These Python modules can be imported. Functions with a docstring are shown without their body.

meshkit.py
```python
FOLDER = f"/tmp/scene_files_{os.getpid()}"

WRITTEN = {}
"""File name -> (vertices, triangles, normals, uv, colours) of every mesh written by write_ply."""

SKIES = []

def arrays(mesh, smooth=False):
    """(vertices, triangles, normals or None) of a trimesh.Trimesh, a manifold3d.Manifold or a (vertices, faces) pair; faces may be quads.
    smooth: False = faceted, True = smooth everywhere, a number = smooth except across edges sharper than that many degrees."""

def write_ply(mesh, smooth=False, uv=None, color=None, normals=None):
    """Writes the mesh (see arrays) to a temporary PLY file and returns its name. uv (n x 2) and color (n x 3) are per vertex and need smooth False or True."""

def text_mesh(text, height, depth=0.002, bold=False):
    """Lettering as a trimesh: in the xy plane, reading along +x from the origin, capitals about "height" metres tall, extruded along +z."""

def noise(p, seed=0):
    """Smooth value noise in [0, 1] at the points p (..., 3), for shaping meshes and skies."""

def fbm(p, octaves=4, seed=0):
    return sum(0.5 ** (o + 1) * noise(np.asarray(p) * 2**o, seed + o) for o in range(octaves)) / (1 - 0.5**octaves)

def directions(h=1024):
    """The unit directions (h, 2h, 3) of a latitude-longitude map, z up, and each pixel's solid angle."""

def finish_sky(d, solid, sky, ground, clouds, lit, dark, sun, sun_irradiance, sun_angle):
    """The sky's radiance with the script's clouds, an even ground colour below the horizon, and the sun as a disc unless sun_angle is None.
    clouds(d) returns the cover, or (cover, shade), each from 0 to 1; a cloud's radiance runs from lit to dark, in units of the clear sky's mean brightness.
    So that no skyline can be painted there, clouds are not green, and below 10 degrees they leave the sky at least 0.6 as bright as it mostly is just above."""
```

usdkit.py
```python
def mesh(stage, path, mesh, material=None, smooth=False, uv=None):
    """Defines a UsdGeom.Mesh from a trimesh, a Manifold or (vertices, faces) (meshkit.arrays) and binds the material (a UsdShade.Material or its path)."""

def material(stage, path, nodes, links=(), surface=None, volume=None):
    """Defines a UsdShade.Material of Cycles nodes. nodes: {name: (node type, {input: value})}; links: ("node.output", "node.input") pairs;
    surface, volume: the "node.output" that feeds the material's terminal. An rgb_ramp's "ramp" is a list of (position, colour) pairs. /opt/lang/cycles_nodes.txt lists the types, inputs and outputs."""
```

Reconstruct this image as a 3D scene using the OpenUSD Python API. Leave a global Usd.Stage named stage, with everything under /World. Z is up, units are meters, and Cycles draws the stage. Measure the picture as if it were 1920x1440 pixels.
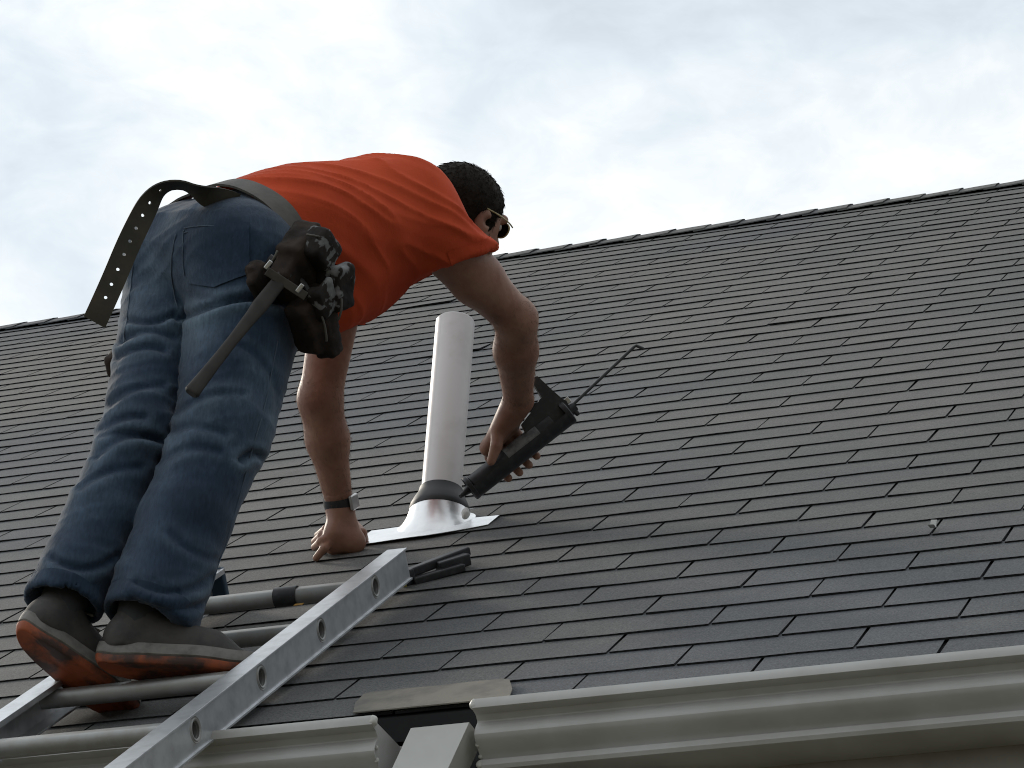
import math, random
import numpy as np
import trimesh
import manifold3d as m3
import shapely.geometry as sg
import meshkit, usdkit
from pxr import Usd, UsdGeom, UsdLux, UsdShade, Gf, Sdf, Vt

stage = Usd.Stage.CreateInMemory()
UsdGeom.SetStageUpAxis(stage, UsdGeom.Tokens.z)
UsdGeom.SetStageMetersPerUnit(stage, 1.0)
UsdGeom.Xform.Define(stage, '/World')
UsdGeom.Scope.Define(stage, '/World/Looks')
rng = np.random.default_rng(7)
V = lambda *a: np.array(a, float)
unit = lambda a: np.asarray(a, float) / np.linalg.norm(a)

# ------------------------------------------------------------------ frames
# roof frame: u along the eaves, v up the slope, n out of the slope; world: x = u, y into the house, z up
PITCH = math.radians(42.49)
CP, SP = math.cos(PITCH), math.sin(PITCH)
RW = np.array([[1, 0, 0], [0, CP, -SP], [0, SP, CP]])          # roof -> world rotation
RC = np.array([[0.94303102, 0.28251344, -0.17572321],           # roof -> camera rotation (x right, y down, z forward)
               [-0.12223543, -0.19702648, -0.9727482],
               [-0.30943656, 0.93881134, -0.15126893]])
CAM_R = V(1.16445825, -6.4395951, 1.31993974)
FPX = 6100.0
OFF = V(0, 0, 1.6 - (RW @ CAM_R)[2])
def RF(u, v, n=0.0):
    return RW @ V(u, v, n) + OFF
CAM = RF(*CAM_R)
CW = RC @ RW.T                                                   # world -> camera rotation
def at(px, py, depth):
    """The world point seen at a pixel of the 1920 x 1440 photograph, at a distance in metres along the view."""
    return CAM + CW.T @ (V((px - 960) / FPX, (py - 720) / FPX, 1.0) * depth)
def cdir(x, y, z):
    return unit(CW.T @ V(x, y, z))
def proj(P):
    c = (np.asarray(P) - CAM) @ CW.T
    return c[..., :2] / c[..., 2:] * FPX + [960, 720], c[..., 2]

# ------------------------------------------------------------------ camera, sky, sun
cam = UsdGeom.Camera.Define(stage, '/World/camera')
M = np.eye(4)
M[0, :3], M[1, :3], M[2, :3], M[3, :3] = CW[0], -CW[1], -CW[2], CAM
cam.AddTransformOp().Set(Gf.Matrix4d(*M.ravel().tolist()))
cam.CreateHorizontalApertureAttr(36.0)
cam.CreateVerticalApertureAttr(27.0)
cam.CreateFocalLengthAttr(36.0 * FPX / 1920)
cam.CreateClippingRangeAttr(Gf.Vec2f(0.05, 5000))
cam.CreateExposureAttr(0.0)

SUN = unit(V(-0.80, 0.42, 0.62))                                  # direction towards the sun: beyond the ridge to the left, veiled by cloud
dome = UsdLux.DomeLight.Define(stage, '/World/sky')
dome.GetPrim().SetCustomDataByKey('kind', 'structure')
sky_mat = usdkit.material(stage, '/World/Looks/sky', {
    'sky': ('sky_texture', {'sky_type': 'single_scattering', 'sun_disc': False, 'sun_elevation': math.asin(SUN[2]), 'sun_rotation': math.atan2(SUN[0], SUN[1])}),
    'tc': ('texture_coordinate', {}),
    'map': ('mapping', {'scale': (1.0, 1.0, 1.9), 'location': (0.38, 0.0, 0.1)}),
    'big': ('noise_texture', {'scale': 9.0, 'detail': 6.0, 'roughness': 0.52, 'distortion': 0.35}),
    'fine': ('noise_texture', {'scale': 34.0, 'detail': 5.0, 'roughness': 0.6, 'distortion': 0.5}),
    'mixn': ('mix_float', {'fac': 0.26}),
    'ramp': ('rgb_ramp', {'ramp': [(0.30, (6.3, 6.95, 7.6)), (0.43, (7.4, 8.15, 8.75)), (0.55, (9.2, 9.6, 9.85)), (0.68, (11.8, 11.9, 11.9))]}),
    'mix': ('mix_color', {'fac': 0.97, 'use_clamp': False}),
    'toward': ('vector_math', {'math_type': 'dot_product', 'vector2': tuple(SUN.tolist())}),
    'glow': ('map_range', {'range_type': 'smoothstep', 'from_min': -0.6, 'from_max': 1.0, 'to_min': 0.42, 'to_max': 1.10}),   # cloud is brighter towards the veiled sun
    'lit': ('mix_color', {'blend_type': 'multiply', 'fac': 1.0, 'use_clamp': False}),
    'bg': ('background_shader', {'strength': 0.1}),
}, [('tc.generated', 'map.vector'), ('map.vector', 'big.vector'), ('map.vector', 'fine.vector'),
    ('big.fac', 'mixn.a'), ('fine.fac', 'mixn.b'), ('mixn.result', 'ramp.fac'),
    ('sky.color', 'mix.a'), ('tc.generated', 'toward.vector1'), ('toward.value', 'glow.value'), ('ramp.color', 'lit.a'), ('glow.result', 'lit.b'), ('lit.result', 'mix.b'), ('mix.result', 'bg.color')], surface='bg.background')
UsdShade.MaterialBindingAPI.Apply(dome.GetPrim()).Bind(sky_mat)
sun = UsdLux.DistantLight.Define(stage, '/World/sun')
sun.CreateIntensityAttr(0.5)
sun.CreateAngleAttr(10.0)
sun.CreateNormalizeAttr(True)
sun.CreateColorAttr(Gf.Vec3f(1.0, 0.92, 0.80))
zax = SUN; xax = unit(np.cross(V(0, 0, 1), zax)); yax = np.cross(zax, xax)
S = np.eye(4); S[0, :3], S[1, :3], S[2, :3] = xax, yax, zax
sun.AddTransformOp().Set(Gf.Matrix4d(*S.ravel().tolist()))

# ------------------------------------------------------------------ helpers
_used = {}
def path_for(name, parent):
    parent = str(parent.GetPath()) if hasattr(parent, 'GetPath') else parent
    k = (parent, name)
    n = _used.get(k, 0)
    _used[k] = n + 1
    return f'{parent}/{name}' + (f'_{n:03d}' if n else '')
def tag(prim, label=None, cat=None, group=None, kind=None):
    prim = prim.GetPrim() if hasattr(prim, 'GetPrim') else prim
    for k, v in (('label', label), ('category', cat), ('group', group), ('kind', kind)):
        if v:
            prim.SetCustomDataByKey(k, v)
    return prim
def obj(name, mesh, mat, parent='/World', smooth=35, label=None, kind=None):
    p = usdkit.mesh(stage, path_for(name, parent), mesh, mat, smooth=smooth).GetPrim()
    tag(p, label, kind=kind)
    return p
def thing(name, label, cat, group=None, loc=None):
    x = UsdGeom.Xform.Define(stage, path_for(name, '/World'))
    return tag(x, label, cat, group)
def cat(ms):
    return trimesh.util.concatenate([m for m in ms])
def frame(x, y, z, o):
    T = np.eye(4); T[:3, 0], T[:3, 1], T[:3, 2], T[:3, 3] = x, y, z, o
    return T
TRF = frame(RW[:, 0], RW[:, 1], RW[:, 2], OFF)                    # roof frame as a transform
def to_mesh(man):
    m = man.to_mesh()
    return trimesh.Trimesh(m.vert_properties[:, :3], m.tri_verts, process=False)
def to_man(tm):
    return m3.Manifold(m3.Mesh(np.asarray(tm.vertices, np.float32), np.asarray(tm.faces, np.uint32)))
def rbox(sx, sy, sz, r=0.004, T=None, seg=8):
    """A box with rounded edges, centred."""
    s = m3.Manifold.sphere(r, seg)
    h = V(sx, sy, sz) / 2 - r
    man = m3.Manifold.batch_hull([s.translate((h * V(a, b, c)).tolist()) for a in (-1, 1) for b in (-1, 1) for c in (-1, 1)])
    m = to_mesh(man)
    if T is not None:
        m.apply_transform(T)
    return m
def tube(points, radius, sides=12, cap=True):
    """A swept round tube along a polyline; radius a number or one per point."""
    P = np.asarray(points, float); n = len(P)
    r = np.broadcast_to(np.asarray(radius, float), n)
    t = np.gradient(P, axis=0); t /= np.linalg.norm(t, axis=1, keepdims=True)
    ref = V(0, 0, 1) if abs(t[0][2]) < 0.9 else V(1, 0, 0)
    x = unit(np.cross(ref, t[0])); X = []
    for k in range(n):
        x = unit(x - t[k] * (x @ t[k])); X.append(x)
    X = np.array(X); Y = np.cross(t, X)
    a = np.linspace(0, 2 * np.pi, sides, endpoint=False)
    ring = P[:, None] + r[:, None, None] * (np.cos(a)[None, :, None] * X[:, None] + np.sin(a)[None, :, None] * Y[:, None])
    v = ring.reshape(-1, 3); f = []
    for k in range(n - 1):
        for j in range(sides):
            a0, a1 = k * sides + j, k * sides + (j + 1) % sides
            f += [[a0, a1, a1 + sides], [a0, a1 + sides, a0 + sides]]
    if cap:
        v = np.vstack([v, P[0], P[-1]])
        c0, c1 = len(v) - 2, len(v) - 1
        for j in range(sides):
            f += [[c0, (j + 1) % sides, j], [c1, (n - 1) * sides + j, (n - 1) * sides + (j + 1) % sides]]
    return trimesh.Trimesh(v, f, process=False)
def curve(pts, n=40):
    """A smooth curve through points (any number of columns)."""
    from scipy.interpolate import CubicSpline
    P = np.asarray(pts, float)
    s = np.r_[0, np.cumsum(np.linalg.norm(np.diff(P, axis=0), axis=1))]
    return CubicSpline(s, P)(np.linspace(0, s[-1], n))
def grid_mesh(G, flip=False):
    """A sheet from an (a, b, 3) grid of points."""
    a, b = G.shape[:2]
    i = np.arange(a * b).reshape(a, b)
    q = np.stack([i[:-1, :-1], i[1:, :-1], i[1:, 1:], i[:-1, 1:]], -1).reshape(-1, 4)
    f = np.vstack([q[:, [0, 1, 2]], q[:, [0, 2, 3]]])
    return trimesh.Trimesh(G.reshape(-1, 3), f[:, ::-1] if flip else f, process=False)
def thick_sheet(top, off):
    """A closed slab: the sheet top and the same sheet moved by off (a vector or a grid of vectors)."""
    a, b = top.shape[:2]
    bot = top + off
    v = np.vstack([top.reshape(-1, 3), bot.reshape(-1, 3)])
    i = np.arange(a * b).reshape(a, b); N = a * b; f = []
    def quad(p, q, r, s):
        f.append([p, q, r]); f.append([p, r, s])
    for x in range(a - 1):
        for y in range(b - 1):
            quad(i[x, y], i[x + 1, y], i[x + 1, y + 1], i[x, y + 1])
            quad(i[x, y] + N, i[x, y + 1] + N, i[x + 1, y + 1] + N, i[x + 1, y] + N)
    for x in range(a - 1):
        quad(i[x, 0], i[x, 0] + N, i[x + 1, 0] + N, i[x + 1, 0])
        quad(i[x, -1], i[x + 1, -1], i[x + 1, -1] + N, i[x, -1] + N)
    for y in range(b - 1):
        quad(i[0, y], i[0, y + 1], i[0, y + 1] + N, i[0, y] + N)
        quad(i[-1, y], i[-1, y] + N, i[-1, y + 1] + N, i[-1, y + 1])
    m = trimesh.Trimesh(v, f, process=False)
    if m.volume < 0:
        m.faces = m.faces[:, ::-1]
    return m
def prism(poly, h, T):
    """A polygon in the xy plane of T extruded by h along its z."""
    m = trimesh.creation.extrude_polygon(poly if hasattr(poly, 'exterior') else sg.Polygon(poly), h, engine='earcut')
    m.apply_transform(T)
    return m
def lathe(profile, T, sections=48):
    """Revolve (r, z) points about the z axis of T."""
    m = trimesh.creation.revolve(np.asarray(profile, float), sections=sections)
    m.apply_transform(T)
    return m
def axis_T(p, d, up=V(0, 0, 1)):
    """A frame at p whose z axis is d and whose x axis leans to up."""
    z = unit(d); x = unit(up - z * (up @ z)) if abs(unit(up) @ z) < 0.99 else unit(np.cross(z, V(1, 0, 0)))
    return frame(x, np.cross(z, x), z, p)

# --- signed distance shapes and their surface
def sphere(P, c, r):
    return np.linalg.norm(P - c, axis=1) - r
def cone(P, a, b, ra, rb):
    """A round cone (capsule with two radii)."""
    a, b = np.asarray(a), np.asarray(b)
    ba = b - a; h = np.clip((P - a) @ ba / (ba @ ba), 0, 1)
    return np.linalg.norm(P - a - h[:, None] * ba, axis=1) - (ra + (rb - ra) * h)
def ellipsoid(P, c, B, r):
    """B: rows are the axes, r: the three radii."""
    q = (P - c) @ np.asarray(B).T
    k0 = np.linalg.norm(q / r, axis=1); k1 = np.linalg.norm(q / (np.asarray(r) ** 2), axis=1)
    return k0 * (k0 - 1) / np.maximum(k1, 1e-9)
def box(P, c, B, h, r):
    q = np.abs((P - c) @ np.asarray(B).T) - (np.asarray(h) - r)
    return np.linalg.norm(np.maximum(q, 0), axis=1) + np.minimum(q.max(1), 0) - r
def smin(a, b, k):
    h = np.clip(0.5 + 0.5 * (b - a) / k, 0, 1)
    return b + (a - b) * h - k * h * (1 - h)
def smax(a, b, k):
    return -smin(-a, -b, k)
def blend(ds, k):
    d = ds[0]
    for e in ds[1:]:
        d = smin(d, e, k)
    return d
def surface(f, lo, hi, h):
    """The zero surface of f in a box as a triangle mesh (surface nets on a grid of step h)."""
    lo, hi = np.asarray(lo, float), np.asarray(hi, float)
    n = np.ceil((hi - lo) / h).astype(int) + 1
    ax = [lo[k] + h * np.arange(n[k]) for k in range(3)]
    D = np.empty(n)
    yz = np.stack(np.meshgrid(ax[1], ax[2], indexing='ij'), -1).reshape(-1, 2)
    step = max(1, 200000 // len(yz))
    for i in range(0, n[0], step):
        xs = ax[0][i:i + step]
        P = np.concatenate([np.repeat(xs, len(yz))[:, None], np.tile(yz, (len(xs), 1))], 1)
        D[i:i + step] = f(P).reshape(len(xs), n[1], n[2])
    I = D < 0
    c = sum(I[a:n[0] - 1 + a, b:n[1] - 1 + b, e:n[2] - 1 + e].astype(int) for a in (0, 1) for b in (0, 1) for e in (0, 1))
    cell = np.argwhere((c > 0) & (c < 8))
    idx = -np.ones(n - 1, int); idx[tuple(cell.T)] = np.arange(len(cell))
    acc = np.zeros((len(cell), 3)); cnt = np.zeros(len(cell))
    cor = [(a, b, e) for a in (0, 1) for b in (0, 1) for e in (0, 1)]
    val = {q: D[tuple((cell + q).T)] for q in cor}
    for q in cor:
        for k in range(3):
            if q[k] == 0:
                w = list(q); w[k] = 1; w = tuple(w)
                d0, d1 = val[q], val[w]
                m = (d0 < 0) != (d1 < 0)
                t = d0[m] / (d0[m] - d1[m])
                p = np.tile(np.array(q, float), (m.sum(), 1)); p[:, k] += t
                acc[m] += p; cnt[m] += 1
    v = lo + h * (cell + acc / cnt[:, None])
    F = []
    for k in range(3):
        a, b = (k + 1) % 3, (k + 2) % 3
        s0 = [slice(None)] * 3; s1 = [slice(None)] * 3
        s0[k] = slice(0, n[k] - 1); s1[k] = slice(1, n[k])
        A, B = I[tuple(s0)], I[tuple(s1)]
        e = np.argwhere(A != B)
        e = e[(e[:, a] > 0) & (e[:, b] > 0) & (e[:, a] < n[a] - 1) & (e[:, b] < n[b] - 1)]
        inside = A[tuple(e.T)]
        def cidx(da, db):
            q = e.copy(); q[:, a] += da; q[:, b] += db
            return idx[tuple(q.T)]
        q = np.stack([cidx(-1, -1), cidx(0, -1), cidx(0, 0), cidx(-1, 0)], 1)
        q = np.where(inside[:, None], q, q[:, ::-1])
        F.append(q)
    q = np.vstack(F)
    return trimesh.Trimesh(v, np.vstack([q[:, [0, 1, 2]], q[:, [0, 2, 3]]]), process=False)
def push(m, d):
    """Moves every vertex along its normal by d."""
    m.vertices = m.vertices + m.vertex_normals * np.asarray(d)[:, None]
    return m
def ridged(p, seed):
    return 1 - np.abs(2 * meshkit.noise(p, seed) - 1)

# ------------------------------------------------------------------ materials
def mat(name, col, rough=0.6, metal=0.0, spec=0.5, noise=None, bump=None, extra=None):
    """A principled surface. noise: (scale, other colour, low, high); bump: (scale, strength, distance)."""
    nodes = {'p': ('principled_bsdf', {'base_color': col, 'roughness': rough, 'metallic': metal, 'specular_ior_level': spec, **(extra or {})}), 'g': ('geometry', {})}
    links = []
    if noise:
        s, c2, lo, hi = noise
        nodes['n'] = ('noise_texture', {'scale': s, 'detail': 5.0, 'roughness': 0.6})
        nodes['r'] = ('rgb_ramp', {'ramp': [(lo, col), (hi, c2)]})
        links += [('g.position', 'n.vector'), ('n.fac', 'r.fac'), ('r.color', 'p.base_color')]
    if bump:
        s, st, di = bump
        nodes['bn'] = ('noise_texture', {'scale': s, 'detail': 3.0})
        nodes['b'] = ('bump', {'strength': st, 'distance': di})
        links += [('g.position', 'bn.vector'), ('bn.fac', 'b.height'), ('b.normal', 'p.normal')]
    return usdkit.material(stage, '/World/Looks/' + name, nodes, links, surface='p.BSDF')

ROOFN = tuple((RW[:, 2]).tolist())
def shingle_mat(name, tone, random_island=False):
    """Weathered asphalt granules; the cut edges are bare black asphalt."""
    nodes = {
        'g': ('geometry', {}), 'p': ('principled_bsdf', {'roughness': 0.88, 'specular_ior_level': 0.35}),
        'big': ('noise_texture', {'scale': 0.62, 'detail': 3.0, 'roughness': 0.5}),
        'mid': ('noise_texture', {'scale': 7.0, 'detail': 4.0, 'roughness': 0.6}),
        'fine': ('noise_texture', {'scale': 260.0, 'detail': 3.0, 'roughness': 0.7}),
        'rb': ('rgb_ramp', {'ramp': [(0.40, tuple(tone * k for k in (0.100, 0.106, 0.116))), (0.52, tuple(tone * k for k in (0.124, 0.125, 0.123))), (0.62, tuple(tone * k for k in (0.143, 0.140, 0.134)))]}),
        'rm': ('rgb_ramp', {'ramp': [(0.30, (0.89, 0.89, 0.90)), (0.7, (1.10, 1.095, 1.08))]}),
        'rf': ('rgb_ramp', {'ramp': [(0.32, (0.50, 0.50, 0.51)), (0.5, (1.0, 1.0, 1.0)), (0.68, (1.65, 1.62, 1.58))]}),
        'm1': ('mix_color', {'blend_type': 'multiply', 'fac': 1.0, 'use_clamp': False}),
        'm2': ('mix_color', {'blend_type': 'multiply', 'fac': 0.8, 'use_clamp': False}),
        'dot': ('vector_math', {'math_type': 'dot_product', 'vector2': ROOFN}),
        'st': ('map_range', {'range_type': 'smoothstep', 'from_min': 0.5, 'from_max': 0.8, 'to_min': 0.0, 'to_max': 1.0}),
        'm3': ('mix_color', {'a': (0.012, 0.012, 0.013)}),
        'b': ('bump', {'strength': 0.5, 'distance': 0.0015}),
    }
    links = [('g.position', 'big.vector'), ('g.position', 'mid.vector'), ('g.position', 'fine.vector'),
             ('big.fac', 'rb.fac'), ('mid.fac', 'rm.fac'), ('fine.fac', 'rf.fac'),
             ('rb.color', 'm1.a'), ('rm.color', 'm1.b'), ('m1.result', 'm2.a'), ('rf.color', 'm2.b'),
             ('g.true_normal', 'dot.vector1'), ('dot.value', 'st.value'), ('st.result', 'm3.fac'), ('m2.result', 'm3.b'),
             ('m3.result', 'p.base_color'), ('fine.fac', 'b.height'), ('b.normal', 'p.normal')]
    if random_island:
        nodes['ri'] = ('map_range', {'from_min': 0.0, 'from_max': 1.0, 'to_min': 0.95, 'to_max': 1.05})
        nodes['m4'] = ('mix_color', {'blend_type': 'multiply', 'fac': 1.0, 'use_clamp': False})
        links = [l for l in links if l != ('m2.result', 'm3.b')] + [('g.random_per_island', 'ri.value'), ('m2.result', 'm4.a'), ('ri.result', 'm4.b'), ('m4.result', 'm3.b')]
    return usdkit.material(stage, '/World/Looks/' + name, nodes, links, surface='p.BSDF')
SH = [shingle_mat(f'shingle_tone_{k}', t) for k, t in enumerate((0.95, 0.98, 1.0, 1.025, 1.05))]
SH_STUFF = shingle_mat('shingle_mixed', 1.0, True)
ASPHALT = mat('bare_asphalt', (0.014, 0.014, 0.015), 0.9)
TAN = mat('tan_patch', (0.235, 0.215, 0.18), 0.9, noise=(14.0, (0.16, 0.15, 0.135), 0.42, 0.62), bump=(300, 0.4, 0.001))
GUTTER = mat('gutter_paint', (0.47, 0.465, 0.45), 0.38, noise=(5.0, (0.37, 0.36, 0.335), 0.4, 0.68), bump=(160, 0.06, 0.001))
LIP = GUTTER
SEAL = mat('sealant', (0.50, 0.49, 0.45), 0.45)
DOWNSPOUT = mat('downspout_paint', (0.62, 0.62, 0.60), 0.5, noise=(6.0, (0.54, 0.535, 0.51), 0.4, 0.65))
FASCIA = mat('brown_fascia', (0.24, 0.22, 0.185), 0.7, noise=(9, (0.19, 0.17, 0.14), 0.45, 0.7))
GAP_SHADE = mat('gap_shade_black', (0.012, 0.012, 0.012), 0.9)  # near-black colour standing for the shade in the gutter gap
SOFFIT = mat('soffit_paint', (0.30, 0.28, 0.24), 0.7)
SIDING = mat('siding_paint', (0.42, 0.40, 0.36), 0.7)
GRASS = mat('dry_lawn', (0.10, 0.098, 0.066), 0.9, noise=(0.8, (0.14, 0.125, 0.09), 0.4, 0.6))
ALU = mat('mill_aluminium', (0.62, 0.635, 0.65), 0.36, metal=0.9, noise=(26, (0.47, 0.48, 0.49), 0.42, 0.7), bump=(90, 0.08, 0.001))
ALU_WORN = mat('worn_aluminium', (0.34, 0.34, 0.33), 0.5, metal=0.75, noise=(30, (0.30, 0.29, 0.27), 0.42, 0.66), bump=(200, 0.1, 0.001))
FLASH = mat('bright_flashing', (0.86, 0.86, 0.86), 0.30, metal=0.95, noise=(14, (0.72, 0.72, 0.72), 0.45, 0.7), bump=(22, 0.25, 0.004))
PVC = mat('white_plastic_pipe', (0.66, 0.635, 0.63), 0.34, noise=(11, (0.54, 0.51, 0.49), 0.48, 0.78))
RUBBER = mat('black_rubber', (0.018, 0.018, 0.019), 0.55)
BLACK = mat('black_plastic', (0.012, 0.012, 0.014), 0.45, noise=(60, (0.03, 0.03, 0.032), 0.5, 0.7))
YELLOW = mat('yellow_plastic', (0.33, 0.27, 0.04), 0.5)
BLUE = mat('blue_plastic', (0.022, 0.050, 0.085), 0.45)
WHITE = mat('white_plastic', (0.7, 0.7, 0.68), 0.5)
ORANGE_BIT = mat('amber_plastic', (0.42, 0.22, 0.03), 0.5)
STEEL = mat('worn_steel', (0.55, 0.54, 0.53), 0.35, metal=1.0)
ROD = mat('dull_steel_rod', (0.045, 0.045, 0.046), 0.45, metal=0.3)
def denim():
    nodes = {
        'g': ('geometry', {}), 'p': ('principled_bsdf', {'roughness': 0.9, 'specular_ior_level': 0.25, 'sheen_weight': 0.12, 'sheen_roughness': 0.5}),
        'big': ('noise_texture', {'scale': 5.5, 'detail': 4.0, 'roughness': 0.6, 'distortion': 0.4}),
        'fine': ('noise_texture', {'scale': 180.0, 'detail': 3.0, 'roughness': 0.7}),
        'map': ('mapping', {'scale': (1.0, 1.0, 0.25)}),
        'rb': ('rgb_ramp', {'ramp': [(0.30, (0.010, 0.021, 0.040)), (0.48, (0.018, 0.036, 0.066)), (0.58, (0.029, 0.053, 0.088)), (0.72, (0.052, 0.083, 0.122))]}),
        'rf': ('rgb_ramp', {'ramp': [(0.3, (0.72, 0.72, 0.74)), (0.7, (1.28, 1.27, 1.25))]}),
        'm': ('mix_color', {'blend_type': 'multiply', 'fac': 0.9, 'use_clamp': False}),
        'wear': ('attribute', {'attribute': 'wear'}),
        'mw': ('mix_color', {'b': (0.105, 0.155, 0.205), 'use_clamp': False}),
        'b': ('bump', {'strength': 0.5, 'distance': 0.002})}
    return usdkit.material(stage, '/World/Looks/denim', nodes, [
        ('g.position', 'big.vector'), ('g.position', 'map.vector'), ('map.vector', 'fine.vector'), ('big.fac', 'rb.fac'), ('fine.fac', 'rf.fac'),
        ('wear.fac', 'mw.fac'), ('rb.color', 'mw.a'), ('mw.result', 'm.a'), ('rf.color', 'm.b'), ('m.result', 'p.base_color'), ('fine.fac', 'b.height'), ('b.normal', 'p.normal')], surface='p.BSDF')
DENIM = denim()
STITCH = mat('denim_stitch', (0.06, 0.085, 0.12), 0.9)
SHIRT = mat('orange_cotton', (0.54, 0.078, 0.030), 0.95, spec=0.1, noise=(3.5, (0.44, 0.056, 0.022), 0.4, 0.65), bump=(240, 0.3, 0.0015))
SKIN = mat('skin', (0.31, 0.165, 0.11), 0.5, spec=0.4, noise=(20, (0.235, 0.108, 0.072), 0.38, 0.66), bump=(260, 0.35, 0.0012))
HAIR = mat('dark_hair', (0.016, 0.0115, 0.008), 0.7, spec=0.12, bump=(420, 0.6, 0.0015))
LEATHER = mat('dark_brown_leather', (0.018, 0.013, 0.011), 0.85, spec=0.2, noise=(22, (0.040, 0.028, 0.021), 0.42, 0.68), bump=(120, 0.35, 0.002))
BELT = mat('grey_brown_belt', (0.070, 0.062, 0.050), 0.65, noise=(30, (0.046, 0.040, 0.033), 0.42, 0.66), bump=(150, 0.3, 0.001))
STRAP = mat('dark_worn_strap', (0.036, 0.032, 0.024), 0.65, noise=(24, (0.060, 0.049, 0.029), 0.42, 0.66), bump=(150, 0.3, 0.001))
PAINT = mat('grey_paint_splash', (0.30, 0.30, 0.30), 0.7, noise=(60, (0.18, 0.18, 0.18), 0.45, 0.65))
WOOD = mat('worn_hammer_handle', (0.036, 0.031, 0.028), 0.7, noise=(35, (0.022, 0.019, 0.017), 0.42, 0.66))
SHOE = mat('grey_brown_shoe', (0.052, 0.047, 0.043), 0.8, noise=(30, (0.030, 0.028, 0.027), 0.42, 0.66), bump=(200, 0.4, 0.001))
MIDSOLE = mat('grey_midsole', (0.17, 0.16, 0.145), 0.7, noise=(40, (0.10, 0.094, 0.083), 0.45, 0.68))
SOLE = mat('orange_rubber_sole', (0.30, 0.070, 0.022), 0.6, noise=(13, (0.05, 0.026, 0.02), 0.46, 0.60))
SOCK = mat('dark_sock', (0.03, 0.03, 0.032), 0.9)
LACE = mat('pale_lace', (0.30, 0.28, 0.25), 0.8)
FRAMEMAT = mat('pale_glasses_frame', (0.40, 0.33, 0.16), 0.35)
LENS = usdkit.material(stage, '/World/Looks/amber_lens', {
    't': ('transparent_bsdf', {'color': (0.55, 0.36, 0.16)}), 'gl': ('glossy_bsdf', {'roughness': 0.05}), 'fr': ('fresnel', {'IOR': 1.5}), 'mx': ('mix_closure', {})},
    [('fr.fac', 'mx.fac'), ('t.BSDF', 'mx.closure1'), ('gl.BSDF', 'mx.closure2')], surface='mx.closure')
EYE = mat('eye', (0.5, 0.47, 0.44), 0.2)
TUBE = mat('caulk_tube_label', (0.20, 0.20, 0.20), 0.5, noise=(45, (0.10, 0.10, 0.10), 0.45, 0.6))

# ------------------------------------------------------------------ ground
g = trimesh.creation.cylinder(radius=600, height=0.2, sections=64)
g.apply_translation([0, 100, -0.1])
tag(obj('ground', g, GRASS, smooth=False), kind='structure')

# ------------------------------------------------------------------ house
E = 0.127; TAB = 0.3048
U0, U1 = -7.3152, 3.048
V_EAVE, V_RIDGE = -12 * E, 36.3 * E
house = thing('house', 'house with a grey shingled gable roof, dark fascia and pale gutters', 'house')
eave, ridge = RF(0, V_EAVE), RF(0, V_RIDGE)
y_e, z_e = eave[1], eave[2]; y_r, z_r = ridge[1], ridge[2]; y_b = 2 * y_r - y_e
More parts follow.
